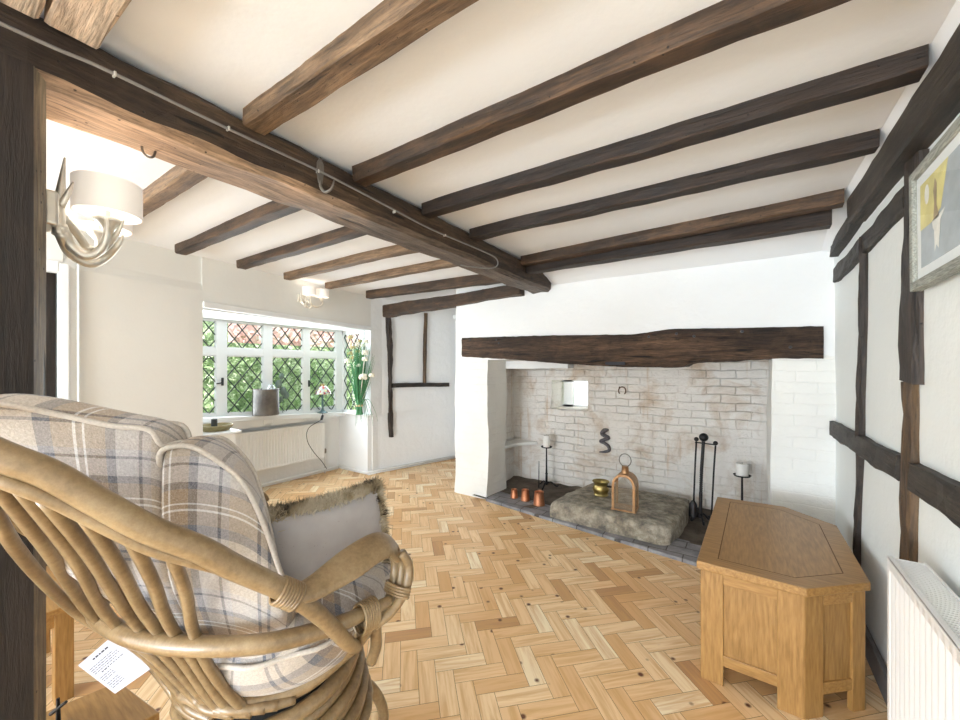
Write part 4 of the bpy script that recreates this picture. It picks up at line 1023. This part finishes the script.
for dx, dy, dz, rr in ((.02, -.06, .33, .04), (.01, .0, .25, .04), (.02, .03, .20, .035), (.01, -.02, .42, .03), (.02, -.03, .16, .025)):
    m = MB(); m.lathe([(rr * math.sin(PI * i / 8) + 1e-5, -rr * 1.3 * math.cos(PI * i / 8)) for i in range(9)], tuple(b0 + V((dx, dy, dz))), 10, sx=.4); m.build('leaf', M['leafgrey'], sp_, smooth=True)
# chamberstick dish on pier ledge
cd = thing('chamberstick', (-3.87, 1.56, .80), 'round shallow dish with a dark candle holder on the pier ledge', 'candle holder')
m = MB(); m.lathe([(.0001, 0), (.10, 0), (.125, .03), (.13, .05), (.122, .05), (.10, .012), (.0001, .012)], (-3.86, 1.56, .80), 32); m.build('dish', plain('aged_olive_glaze', (.30, .25, .12), .5, .2), cd, smooth='angle')
m = MB(); m.lathe([(.028, .812), (.024, .83), (.024, .90), (.028, .902), (.018, .902), (.018, .84)], (-3.87, 1.55, 0), 18); m.build('candle_socket', M['black_plastic'], cd, smooth='angle')
# small lamp with patterned glass shade
lp = (-4.385, 2.97, sillz(2.97) - .002)
tl = thing('sill_lamp', lp, 'small table lamp with flowered glass shade on the window sill', 'lamp'); B = V(lp)
m = MB(); m.lathe([(.0001, 0), (.062, 0), (.064, .008), (.03, .022), (.016, .04), (.011, .07), (.014, .10), (.010, .15), (.012, .19), (.006, .30), (.0001, .30)], lp, 24); m.build('lamp_base', plain('verdigris_metal', (.10, .16, .17), .4, .6), tl, smooth='angle')
t = NT('painted_glass'); c = t.coord('Object'); n_ = t.noise(c, 22, 2)
t.set(Base_Color=t.ramp(n_, [(.38, (.45, .10, .08)), (.46, (.30, .33, .32)), (.54, (.42, .45, .42)), (.62, (.60, .52, .15)), (.68, (.12, .32, .12))]), Roughness=.25, Transmission_Weight=.4); M['pglass'] = t.m
m = MB(); m.lathe([(.102, .235), (.098, .26), (.075, .30), (.045, .335), (.026, .345), (.024, .345), (.043, .330), (.072, .296), (.095, .258), (.100, .235)], lp, 28); m.build('glass_shade', M['pglass'], tl, smooth=True)
m = MB(); m.lathe([(.03, .343), (.03, .36), (.014, .368), (.0001, .37)], lp, 16); m.build('shade_cap', M['brass'], tl, smooth='angle')
m = MB(); pp = catmull([B + V((.03, -.03, .012)), B + V((.055, -.035, -.02)), B + V((.062, -.05, -.07)), B + V((.05, -.22, -.16)), B + V((.05, -.24, -.30)), B + V((.05, -.16, -.45)), B + V((.05, -.04, -.60)), B + V((.055, 0.02, -.70))], 8)
fx = m.tube(pp, .004, 6).build('flex', M['black_plastic'], tl, smooth=True)
m = MB(); m.bar(B + V((.058, -.035, -.02)), B + V((.064, -.06, -.08)), .02, .024); m.build('inline_switch', M['black_plastic'], fx, bevel=.004)
# flower bundle
pb = (-3.925, 3.17, .774)
pt = thing('flower_bundle', pb, 'tall green bundle of stems with cream flowers on the right end of the sill', 'plant'); B = V(pb)
rng = random.Random(5)
def stemcurve(h, spread, ang, lean=0):
    c_, s_ = math.cos(ang), math.sin(ang)
    return [B + V((c_ * .040, s_ * .040, 0)), B + V((c_ * .034, s_ * .034, .10)), B + V((c_ * (.03 + spread * .35), s_ * (.03 + spread * .35), h * .5)), B + V((c_ * (.03 + spread), s_ * (.03 + spread) - 0, h))]
m = MB()
for i in range(260):
    a = rng.random() * 2 * PI; hh = rng.uniform(.5, .95); sp0 = rng.uniform(0, .19); 
    pp = stemcurve(hh, sp0, a); k = rng.random() ** .5
    pp = [B + V(((p - B).x * k, (p - B).y * k, (p - B).z)) for p in pp]
    m.tube(catmull(pp, 3), [.0055, .0045, .003, .001], 4, caps=False)
m.build('grass_stems', M['stem'], pt)
m = MB(); m.lathe([(.042, .10), (.045, .105), (.045, .12), (.042, .125)], pb, 20); m.build('raffia_tie', M['raffia'], pt, smooth=True)
m = MB()
for i in range(16):
    a = rng.uniform(-1.0, .5); L_ = rng.uniform(.16, .32)
    c_, s_ = math.cos(a), math.sin(a)
    m.tube(catmull([B + V((.03 * c_, .03 * s_, .15)), B + V((.5 * L_ * c_, .5 * L_ * s_, .19)), B + V((.85 * L_ * c_, .85 * L_ * s_, .05)), B + V((L_ * c_, L_ * s_, -.12 * rng.random()))], 5), [.003, .003, .002, .001], 4, caps=False)
m.build('trailing_blades', M['stem'], pt)
flw = [(-.13, -.06, .98, .024, 0), (.00, .02, .93, .02, 0), (.06, .0, .87, .022, 1), (.115, -.02, .78, .034, 1), (.135, -.05, .70, .03, 1), (.12, .0, .92, .024, 1), (.10, -.05, .48, .042, 1), (-.12, 0, .85, .024, 0), (-.18, .0, .78, .024, 0),
       (.01, -.03, .62, .024, 1), (-.22, -.02, .68, .03, 1), (-.12, -.03, .72, .02, 0), (.22, .0, .50, .028, 1), (-.05, .02, .8, .02, 0), (-.16, -.05, .62, .02, 1)]
for x, y, z, rr, w_ in flw:
    rr *= 1.25
    m = MB(); c = B + V((x * 1.0, y * .6, z * .98)); 
    for k in range(10):
        a = k * 2.4; m.sphere(c + V((rr * .55 * math.cos(a), rr * .55 * math.sin(a), rr * .3 * math.sin(k * 1.7))), rr * .5, 7, 5)
    m.tube(catmull([B + V((x * .05, y * .05, .12)), B + V((x * .35, y * .3, z * .45)), c], 4), .0022, 4); m.build('flower_head', M['flower'] if w_ else M['flower_brown'], pt)

# ------------------------------------------------------------------ side table, footstool, twig holder
stb = thing('side_table', (-2.5, .2, 0), 'oak side table between the post and the rattan chair', 'side table')
m = MB(); m.box(-2.80, -2.26, -.05, .415, .365, .392); m.build('table_top', M['oakX'], stb, bevel=.004)
m = MB(); m.box(-2.77, -2.30, .365, .385, .31, .366); m.box(-2.77, -2.30, -.02, .0, .31, .366); m.box(-2.30, -2.285, 0, .37, .31, .366); m.box(-2.78, -2.765, 0, .37, .31, .366); m.build('apron', M['oakX'], stb)
for x, y in ((-2.33, .345), (-2.33, -.03), (-2.78, .345), (-2.78, -.03)):
    m = MB(); m.box(x, x + .055, y, y + .055, 0, .366); m.build('leg', M['oakZ'], stb, bevel=.003)
fs_ = thing('footstool', (-1.62, .33, 0), 'low oak table top with dark end grain under the rattan chair', 'footstool')
m = MB(); m.prism([(-1.475, .443), (-1.735, .41), (-1.77, .235), (-1.505, .235)], .27, .30); m.build('stool_top', M['oakX'], fs_, bevel=.003)
for x, y in ((-1.51, .40), (-1.72, .37), (-1.74, .26), (-1.53, .26)):
    m = MB(); m.box(x - .018, x + .018, y - .018, y + .018, 0, .271); m.build('leg', M['oakZ'], fs_, bevel=.002)
tw = thing('iron_twig', (-1.68, .27, .30), 'dark forked iron twig ornament standing on the low oak top', 'ornament')
m = MB(); m.tube([(-1.68, .262, .30), (-1.684, .262, .37)], [.006, .004], 8); m.build('stem', M['iron'], tw)
m = MB(); m.tube([(-1.70, .25, .325), (-1.66, .275, .362)], [.006, .004], 8); m.build('cross_twig', M['iron'], tw)

# ------------------------------------------------------------------ rattan chair
CX, CY = -1.09, .57
ch = thing('rattan_armchair', (CX, CY, 0), 'high backed rattan swivel armchair with plaid cushions in the left foreground', 'armchair')
MIR = lambda p: (2 * CX - p[0], p[1], p[2])
rim = [(CX, -.03, 1.30), (-.955, .005, 1.285), (-.884, .08, 1.225), (-.862, .126, 1.19), (-.84, .176, 1.137), (-.819, .233, 1.08), (-.802, .299, 1.026), (-.791, .348, .978), (-.767, .418, .915), (-.753, .458, .874), (-.746, .511, .807), (-.748, .571, .722), (-.790, .628, .662)]
rr_ = [.021] * 5 + [.022, .022, .022, .020, .019, .017, .016, .015]
full = [MIR(p) for p in rim[::-1]] + rim[1:]; fr_ = rr_[::-1] + rr_[1:]
MB().tube(catmull(full, 5), fr_, 14).build('back_rim', M['cane'], ch, smooth=True)
low = [(CX, -.02, 1.262), (-.96, .012, 1.248), (-.884, .082, 1.190), (-.862, .128, 1.153), (-.842, .178, 1.103), (-.822, .235, 1.048), (-.808, .29, 1.008), (-.797, .34, .965)]
lf_ = [MIR(p) for p in low[::-1]] + low[1:]
MB().tube(catmull(lf_, 5), [.006] + [.012] * (len(lf_) - 2) + [.004], 12).build('lower_rim_cane', M['cane'], ch, smooth=True)
hoop = [(-.735, .690, .765), (-.75, .628, .762), (-.768, .535, .768), (-.825, .424, .780), (-.915, .345, .786), (-1.033, .288, .784), (-1.16, .278, .778), (-1.28, .30, .775), (-1.36, .37, .772)]
hoop = [(-.735, .690, .765), (-.75, .628, .762), (-.770, .535, .768), (-.818, .424, .780), (-.915, .335, .788), (-1.033, .285, .782), (-1.16, .262, .776), (-1.28, .262, .776), (-1.358, .33, .774), (-1.405, .44, .77), (-1.42, .55, .768), (-1.43, .628, .762), (-1.445, .69, .765)]
MB().tube(catmull(hoop, 6), [.013, .015] + [.0195] * 9 + [.015, .013], 14).build('waist_hoop', M['cane'], ch, smooth=True)
# arms: flattened rest, curling down at the front
def armrest(mir):
    pts = [(-.765, .425, .885), (-.752, .482, .885), (-.750, .554, .895), (-.750, .639, .908), (-.752, .690, .902), (-.745, .722, .868)]
    T = MIR if mir else (lambda p: p)
    P = catmull([T(p) for p in pts], 6); m = MB(); n = len(P); vs = []
    for i, p in enumerate(P):
        a = P[max(0, i - 1)]; b = P[min(n - 1, i + 1)]; d = (b - a).normalized(); side = d.cross(V((0, 0, 1))).normalized(); up = side.cross(d)
        tl = math.radians(28) * (-1 if side.x > 0 else 1) * (-1 if mir else 1); side, up = side * math.cos(tl) + up * math.sin(tl), up * math.cos(tl) - side * math.sin(tl)
        f = i / (n - 1); w_ = .020 + .020 * math.sin(min(1, f * 1.25) * PI) ** .7 if f < .8 else .034; w_ = lerp(.017, .041, min(1, f * 2.2)) if f < .85 else lerp(.041, .034, (f - .85) / .15); h_ = lerp(.017, .010, min(1, f * 3))
        for k in range(14):
            t_ = 2 * PI * k / 14; vs.append(p + side * (math.cos(t_) * w_) + up * (math.copysign(abs(math.sin(t_)) ** .8, math.sin(t_)) * h_))
    m.add(vs, [(i * 14 + k, i * 14 + (k + 1) % 14, (i + 1) * 14 + (k + 1) % 14, (i + 1) * 14 + k) for i in range(n - 1) for k in range(14)] + [tuple(range(14)), tuple(range((n - 1) * 14, n * 14))])
    m.build('armrest', M['cane'], ch, smooth=True)
    for off in (-.024, 0, .024):
        s_ = -1 if mir else 1
        q = [(-.747 + off, .715, .878), (-.741 + off, .732, .845), (-.736 + off, .730, .812), (-.733 + off * .8, .712, .775), (-.738 + off * .5, .680, .742), (-.752 + off * .3, .645, .722)]
        MB().tube(catmull([T(p) for p in q], 5), .0125, 10).build('arm_loop_cane', M['cane'], ch, smooth=True)
    for (c, ax_, r_, rv_, n_) in (((-.762, .440, .892), (.014, .04, -.033), .026, .025, 7), ((-.733, .712, .787), (0, .35, 1), .039, .016, 4), ((-.752, .632, .752), (.04, 1, -.05), .026, .036, 7)):
        m = MB(); ax_v = V(ax_).normalized(); 
        if mir: ax_v.x *= -1
        u_ = ax_v.cross(V((0, 1, 0)) if abs(ax_v.z) > .8 else V((0, 0, 1))).normalized(); v_ = ax_v.cross(u_); c0_ = V(T(c))
        for k in range(n_):
            cc = c0_ + ax_v * ((k - n_ / 2) * .0065); m.tube([cc + u_ * (r_ * math.cos(a / 16 * 2 * PI)) + v_ * (rv_ * math.sin(a / 16 * 2 * PI)) for a in range(16)], .0036, 6, closed=True)
        m.build('cane_binding', M['wrap'], ch, smooth=True)
armrest(False); armrest(True)
# slats
SR_ = .0108
SL = [[(-.948, .060, 1.215), (-1.085, .115, 1.03), (-1.285, .228, .785), (-1.223, .323, .663), (-1.153, .37, .566)], [(-.922, .075, 1.19), (-1.045, .150, 1.02), (-1.195, .238, .804), (-1.142, .317, .688), (-1.112, .373, .575)],
      [(-.905, .100, 1.175), (-1.005, .176, 1.008), (-1.120, .250, .816), (-1.094, .325, .691), (-1.063, .382, .587)], [(-.892, .125, 1.150), (-.967, .190, 1.015), (-1.047, .262, .845), (-1.047, .333, .706), (-1.029, .393, .586)],
      [(-.872, .165, 1.115), (-.930, .222, .988), (-.995, .275, .856), (-1.011, .344, .714), (-1.002, .399, .588)], [(-.855, .215, 1.070), (-.905, .262, .953), (-.957, .301, .840), (-.978, .355, .717), (-.981, .413, .586)],
      [(-.835, .265, 1.03), (-.879, .304, .923), (-.915, .328, .829), (-.940, .368, .712), (-.951, .433, .583)]]
for s_ in SL:
    e_ = V(s_[-1]); a_ = math.atan2(e_.y - .59, e_.x - CX); r0_ = math.hypot(e_.y - .59, e_.x - CX); s_ = s_ + [(CX + lerp(r0_, .212, q_) * math.cos(a_ + g_), .59 + lerp(r0_, .212, q_) * math.sin(a_ + g_), e_.z - dz_) for q_, g_, dz_ in ((.6, .22, .016), (1, .55, .024))]
    MB().tube(catmull(s_, 6), [.0112, .0108, .0108, .0115, .012], 10).build('back_slat', M['cane_dark'], ch, smooth=True)
for s_ in ([(-1.26, .06, 1.2), (-1.33, .15, 1.0), (-1.395, .33, .80), (-1.30, .40, .66), (-1.24, .46, .57)], [(-1.31, .15, 1.13), (-1.38, .25, .95), (-1.41, .42, .79), (-1.33, .47, .66), (-1.27, .52, .57)], [(-1.35, .26, 1.02), (-1.405, .38, .88), (-1.43, .52, .78), (-1.35, .55, .66), (-1.28, .58, .57)]):
    MB().tube(catmull(s_, 6), .012, 10).build('back_slat', M['cane_dark'], ch, smooth=True)
# seat ring
ring = [(-.750, .640, .735), (-.785, .640, .685), (-.845, .637, .620), (-.894, .544, .572), (-.973, .43, .570), (-1.06, .392, .568), (-1.16, .385, .566), (-1.25, .45, .566), (-1.29, .56, .57), (-1.29, .70, .585), (-1.22, .82, .60), (-1.09, .87, .61), (-.96, .84, .61), (-.88, .75, .62), (-.845, .66, .622)]
MB().tube(catmull(ring, 6), [.014] + [.019] * 13, 12).build('seat_ring', M['cane'], ch, smooth=True)
ring2 = [(CX + .215 * math.cos(a / 20 * 2 * PI), .59 + .215 * math.sin(a / 20 * 2 * PI), .528 + .02 * math.sin(a / 20 * 2 * PI)) for a in range(20)]
MB().tube(ring2, .019, 12, closed=True).build('lower_seat_ring', M['cane'], ch, smooth=True)
# pedestal: coiled canes
for k in range(6):
    z = .485 - k * .028; R_ = .20 + .006 * k + (.012 if k % 2 else 0)
    MB().tube([(CX + R_ * math.cos(a / 28 * 2 * PI), .60 + R_ * math.sin(a / 28 * 2 * PI), z + .03 * math.sin(a / 28 * 2 * PI)) for a in range(28)], .0165, 10, closed=True).build('pedestal_coil', M['cane'], ch, smooth=True)
MB().lathe([(.08, .30), (.17, .34), (.175, .48), (.06, .52)], (CX, .59, 0), 24).build('swivel_housing', M['black_plastic'], ch, smooth=True)
MB().tube([(CX + .31 * math.cos(a / 32 * 2 * PI), .60 + .31 * math.sin(a / 32 * 2 * PI), .022) for a in range(32)], .022, 12, closed=True).build('floor_ring', M['cane'], ch, smooth=True)
for k in range(8):
    a = k * PI / 4 + .35; c_, s_ = math.cos(a), math.sin(a)
    MB().tube(catmull([(CX + .19 * c_, .6 + .19 * s_, .38), (CX + .255 * c_, .6 + .255 * s_, .34), (CX + .30 * c_, .6 + .30 * s_, .24), (CX + .29 * c_, .6 + .29 * s_, .12), (CX + .31 * c_, .6 + .31 * s_, .035)], 6), .017, 10).build('pedestal_leg', M['cane'], ch, smooth=True)
m = MB(); m.tube(catmull([(-.775, .675, .70), (-.80, .70, .62), (-.83, .71, .56)], 5), .015, 10); m.build('strut', M['cane'], ch, smooth=True)

# back cushion
cc = V((CX, .57))
LA = [(-1.09, .055, 1.292), (-1.055, .098, 1.292), (-1.015, .165, 1.268), (-.975, .222, 1.246), (-.944, .266, 1.236)]
LB = [(-.928, .283, 1.196), (-.910, .322, 1.198), (-.888, .366, 1.160), (-.865, .403, 1.108), (-.842, .432, 1.018), (-.825, .462, .90), (-.835, .505, .80)]
mir_ = lambda L: [(2 * CX - x, y, z) for x, y, z in L[::-1]]
def section(x, y, zs, crease, th=.135):
    r2 = (V((x, y)) - cc); rs = r2.length; d = r2.normalized()
    def rad(z):
        if z <= .60: return .17
        if z < .78: return lerp(.17, .245, (z - .60) / .18)
        f = (max(0, (z - .78) / max(.02, zs - .78)) if zs > .80 else 0) ** .65
        return lerp(.245, rs, min(1, f)) + .034 * math.sin(PI * min(1, f))
    out = []
    zb = .60; zz = [zb, lerp(zb, zs, .25), lerp(zb, zs, .5), lerp(zb, zs, .75), lerp(zb, zs, .93), zs]
    L = []
    for z in zz: L.append((min(rad(z), rs + .02) - crease * (.9 if z > .7 else .4), z - (crease * .3 if z == zs else 0)))
    ro = L[-1][0]
    L += [(ro - th * .13, zs + .006), (ro - th * .42, zs + .016), (ro - th * .75, zs + .0), (ro - th, zs - .045)]
    for z in zz[::-1][2:]: L.append((max(.03, rad(z) - th), z))
    return [V((cc.x + d.x * r_, cc.y + d.y * r_, z)) for r_, z in L]
bc = None
for stn, off, th_ in ((mir_(LB), .05, .135), (mir_(LA) + LA[1:], 0.0, .095), (LB, .11, .135)):
    secs = [section(*s_, 0, th_) for s_ in stn]
    def squeeze(sec, k, shift):
        c_ = V((0, 0, 0))
        for p in sec: c_ += p / len(sec)
        return [c_ + (p - c_) * k + shift for p in sec]
    d0 = (secs[0][4] - secs[1][4]).normalized(); d1 = (secs[-1][4] - secs[-2][4]).normalized(); d0.z = d1.z = 0
    d0 *= .022; d1 *= .022
    secs = [squeeze(secs[0], .55, d0 * .9), squeeze(secs[0], .86, d0 * .55)] + secs + [squeeze(secs[-1], .86, d1 * .55), squeeze(secs[-1], .55, d1 * .9)]
    nS = len(secs); nL = len(secs[0]); arc = [off]
    for a, b in zip(secs[:-1], secs[1:]): arc.append(arc[-1] + max(.004, V((b[4].x - a[4].x, b[4].y - a[4].y)).length))
    vv = []
    for s_ in secs:
        pos = [0] * nL
        for k in range(4, -1, -1): pos[k] = pos[k + 1] - (s_[k + 1] - s_[k]).length
        for k in range(6, nL): pos[k] = pos[k - 1] + (s_[k] - s_[k - 1]).length
        vv.append([p + (s_[5].z - 1.3) * .6 for p in pos])
    m = MB(); vs = [p for s_ in secs for p in s_]; fs = []; uvs = []
    for i in range(nS - 1):
        for j in range(nL):
            j2 = (j + 1) % nL
            fs.append((i * nL + j, (i + 1) * nL + j, (i + 1) * nL + j2, i * nL + j2))
            vj2 = lambda ii: vv[ii][j2] if j2 else vv[ii][j] + .1
            uvs.append([(arc[i], vv[i][j]), (arc[i + 1], vv[i + 1][j]), (arc[i + 1], vj2(i + 1)), (arc[i], vj2(i))])
    fs += [tuple(range(nL)), tuple(range((nS - 1) * nL, nS * nL))[::-1]]; uvs += [[(p.y, p.z) for p in secs[0]], [(p.y, p.z) for p in secs[-1]][::-1]]
    m.add(vs, fs, uvs); bc = m.build('back_cushion', M['plaid'], ch, smooth=True, subsurf=2)
    # piping follows the outer seam, round the ends and back along the inner seam
    C0 = V((cc.x, cc.y, 0))
    so = [s_[5] + V((0, 0, -.004)) for s_ in secs[1:-1]]; si = [s_[8] + V((0, 0, -.006)) for s_ in secs[1:-1]]
    loop = [so[0].lerp(si[0], .5) + d0 * .25] + so + [so[-1].lerp(si[-1], .5) + d1 * .25] + si[::-1]
    MB().tube(catmull(loop, 4, closed=True), .0052, 8, closed=True).build('piping', M['piping'], bc, smooth=True)
# seat cushion
m = MB(); sc0 = V((CX + .03, .64, .705)); prof = [(.0001, -.150), (.14, -.150), (.205, -.135), (.250, -.070), (.272, 0), (.262, .045), (.225, .075), (.14, .09), (.0001, .095)]
ns = 36; vs = []; fs = []; uvs = []
for (r_, z) in prof:
    for k in range(ns):
        a = 2 * PI * k / ns; w_ = 1 + .015 * math.sin(a * 7) * (abs(z) < .06); vs.append(sc0 + V((r_ * w_ * math.cos(a), r_ * w_ * math.sin(a) * 1.05, z + .05 * r_ * math.cos(a) + .04 * r_ * math.sin(a))))
for i in range(len(prof) - 1):
    for k in range(ns):
        q4 = (i * ns + k, i * ns + (k + 1) % ns, (i + 1) * ns + (k + 1) % ns, (i + 1) * ns + k); fs.append(q4)
        def uvp(i_, k_):
            a = 2 * PI * k_ / ns; r_ = prof[i_][0] + abs(prof[i_][1]) * (.9 if i_ > 3 else -.0) * 0 + (prof[i_][1] * .9); return (r_ * math.cos(a) * .8 + .7 * r_ * math.sin(a), r_ * math.sin(a) * .8 - .7 * r_ * math.cos(a) + prof[i_][1] * .5)
        uvs.append([uvp(i, k), uvp(i, k + 1), uvp(i + 1, k + 1), uvp(i + 1, k)])
m.add(vs, fs, uvs); seat = m.build('seat_cushion', M['plaid'], ch, smooth=True, subsurf=1)
MB().tube([sc0 + V((.272 * (1 + .02 * math.sin(a / 96 * 2 * PI * 13)) * math.cos(a / 96 * 2 * PI), .282 * (1 + .02 * math.sin(a / 96 * 2 * PI * 13)) * math.sin(a / 96 * 2 * PI), -.002 + .012 * math.cos(a / 96 * 2 * PI) + .01 * math.sin(a / 96 * 2 * PI))) for a in range(96)], .006, 8, closed=True).build('piping', M['piping'], seat, smooth=True)

# grey pillow with fur edge
pw = thing('throw_pillow', (-.90, .64, .79), 'grey suede throw pillow with shaggy fur edge standing in the armchair', 'pillow')
C4 = [V((-.922, .505, .775)), V((-.880, .800, .765)), V((-.892, .787, 1.008)), V((-.948, .480, 1.000))]
nrm = (C4[1] - C4[0]).cross(C4[3] - C4[0]).normalized()   # points to camera side
def pf_(sgn):
    def f(u, v):
        p = C4[0].lerp(C4[1], u).lerp(C4[3].lerp(C4[2], u), v); e = (1 - abs(2 * u - 1) ** 3) * (1 - abs(2 * v - 1) ** 3)
        pin = .012 * (1 - (2 * u - 1) ** 2) * (2 * v - 1) ** 3 * -1
        return p + nrm * sgn * (.050 * max(0, e) ** .55) + V((0, 0, pin)) + nrm * sgn * .004 * noise.noise(V((u * 5, v * 7, 2)))
    return f
m = MB(); m.grid(pf_(1), 20, 16); m.build('suede_cover', M['suede'], pw, smooth=True)
m = MB(); g_ = pf_(-1); m.grid(lambda u, v: g_(1 - u, v), 20, 16); m.build('fur_front', M['fur'], pw, smooth=True)
m = MB(); rng = random.Random(9)
def strand(p, d, L_, w_=.0011):
    side = d.cross(V((rng.gauss(0, 1), rng.gauss(0, 1), rng.gauss(0, 1)))).normalized() * w_; b_ = V((rng.gauss(0, 1), rng.gauss(0, 1), rng.gauss(0, 1))) * .004
    q = p + d * L_ * .55; e = p + d * L_ + b_ + V((0, 0, -.004)); m.add([p - side, p + side, q + side * .8, q - side * .8, e], [(0, 1, 2, 3), (3, 2, 4)])
for _ in range(9000):
    s_ = rng.random()
    if s_ < .55: u, v = rng.random(), 1 - abs(rng.gauss(0, .03)); outd = V((0, 0, 1))
    elif s_ < .85: u, v = 1 - abs(rng.gauss(0, .03)), rng.random(); outd = V((.05, 1, .1))
    else: u, v = rng.random(), rng.random(); outd = -nrm
    u, v = min(1, max(0, u)), min(1, max(0, v)); p = pf_(-1)(u, v) if rng.random() < .6 or s_ > .93 else pf_(1)(u, v)
    d = (outd * 1.0 + V((rng.gauss(0, .35), rng.gauss(0, .45), rng.gauss(0, .35))) + nrm * rng.uniform(-.5, .45)).normalized()
    strand(p, d, rng.uniform(.018, .034))
f_ = m.build('fur_trim', M['fur'], pw); f_['kind'] = 'stuff'

# care label hanging from the hoop
tg = thing('care_label', (-1.245, .29, .64), 'white printed care label hanging under the rattan chair hoop', 'label')
Q = [V((-1.308, .236, .644)), V((-1.235, .285, .577)), V((-1.160, .335, .640)), V((-1.243, .281, .712))]
ex = (Q[1] - Q[0]); ey = (Q[3] - Q[0]); nn_ = ex.cross(ey).normalized()
if nn_.dot(V((0, 0, 1.35)) - Q[0]) < 0: nn_ = -nn_
m = MB(); m.add([p for p in Q] + [p - nn_ * .0008 for p in Q], [(0, 1, 2, 3), (7, 6, 5, 4), (0, 4, 5, 1), (1, 5, 6, 2), (2, 6, 7, 3), (3, 7, 4, 0)]); cd_ = m.build('card', M['paper'], tg)
def lab_pt(a, b): return Q[0] + ex * a + ey * b * 1.0
def line(m, a0, b0, b1, th):
    p = [lab_pt(a0, b0), lab_pt(a0 + th, b0), lab_pt(a0 + th, b1), lab_pt(a0, b1)]; m.add([x + nn_ * .0006 for x in p], [(0, 1, 2, 3)])
m = MB()
for k in range(14):
    a = .24 + k * .048
    if k in (4, 5, 9): continue
    b = .08; 
    while b < .84 - (.12 if k % 3 == 0 else 0) - (.25 if k > 10 else 0): w_ = rng.uniform(.03, .10); line(m, a, b, b + w_, .014); b += w_ + .018
m.build('printed_text', M['ink'], cd_)
m = MB()
b = .32
while b < .68: w_ = rng.uniform(.04, .09); line(m, .10, b, b + w_, .035); b += w_ + .02
b = .22
while b < .80: w_ = rng.uniform(.04, .09); line(m, .44, b, b + w_, .024); b += w_ + .02
m.build('printed_heading', M['ink_dark'], cd_)
MB().tube([lab_pt(.5, 1.0) , V((-1.205, .272, .76))], .0012, 5).build('string', M['white_plastic'], tg)

# ------------------------------------------------------------------ light
w = bpy.data.worlds.new('world'); SC.world = w; w.use_nodes = True
bg = w.node_tree.nodes['Background']; bg.inputs[0].default_value = (.86, .93, 1.0, 1); bg.inputs[1].default_value = 1.7
def light(name, typ, loc, rot, energy, col=(1, 1, 1), size=1, sy=None):
    l = bpy.data.lights.new(name, typ); l.energy = energy; l.color = col
    if typ == 'AREA':
        l.shape = 'RECTANGLE'; l.size = size; l.size_y = sy or size
    elif typ == 'SUN': l.angle = math.radians(2)
    else: l.shadow_soft_size = size
    o = bpy.data.objects.new(name, l); COL.objects.link(o); o.location = loc; o.rotation_euler = rot; return o
light('sun', 'SUN', (0, 0, 5), (0, math.radians(48), math.radians(-15)), 5.0, (1, .96, .9))
light('rear_opening_fill', 'AREA', (-1.6, -4.75, 1.25), (math.radians(90), 0, 0), 100, (.84, .92, 1), 3.2, 1.7)  # added lamp in the unseen rear opening, fills the room
light('rear_ceiling_fill', 'AREA', (-1.6, -4.7, .5), (math.radians(122), 0, 0), 165, (.80, .90, 1), 3.2, .8)  # added lamp tilted up from behind the camera to brighten the ceiling
light('side_fill', 'AREA', (-3.35, -1.5, 1.0), (0, math.radians(-122), 0), 50, (.82, .91, 1), .9, 1.4)  # added fill lamp for the ceiling, no window on this wall
light('bay_window_daylight', 'AREA', (-4.36, 2.4, 1.32), (0, math.radians(-90), 0), 20, (.86, .94, 1), .95, 1.6)
for p in ((-1.552, .343, 1.90), (-1.738, .364, 1.90)): light('wall_light_bulb', 'POINT', (p[0], p[1], 1.86), (0, 0, 0), .35, (1, .86, .70), .03)
for p in ((-3.60, 2.26, 2.13), (-3.58, 2.42, 2.13)): light('wall_light_bulb', 'POINT', p, (0, 0, 0), .07, (1, .88, .72), .03)
light('fireplace_window_daylight', 'AREA', (-1.57, 4.50, 1.05), (math.radians(-90), 0, 0), .35, (.95, .97, 1), .25, .25)
SC.view_settings.view_transform = 'Standard'; SC.view_settings.look = 'None'; SC.view_settings.gamma = 1; SC.view_settings.exposure = .62
SC.view_settings.use_curve_mapping = False
SC.cycles.use_denoising = True
SC.cycles.max_bounces = 10; SC.cycles.diffuse_bounces = 6; SC.cycles.transparent_max_bounces = 12
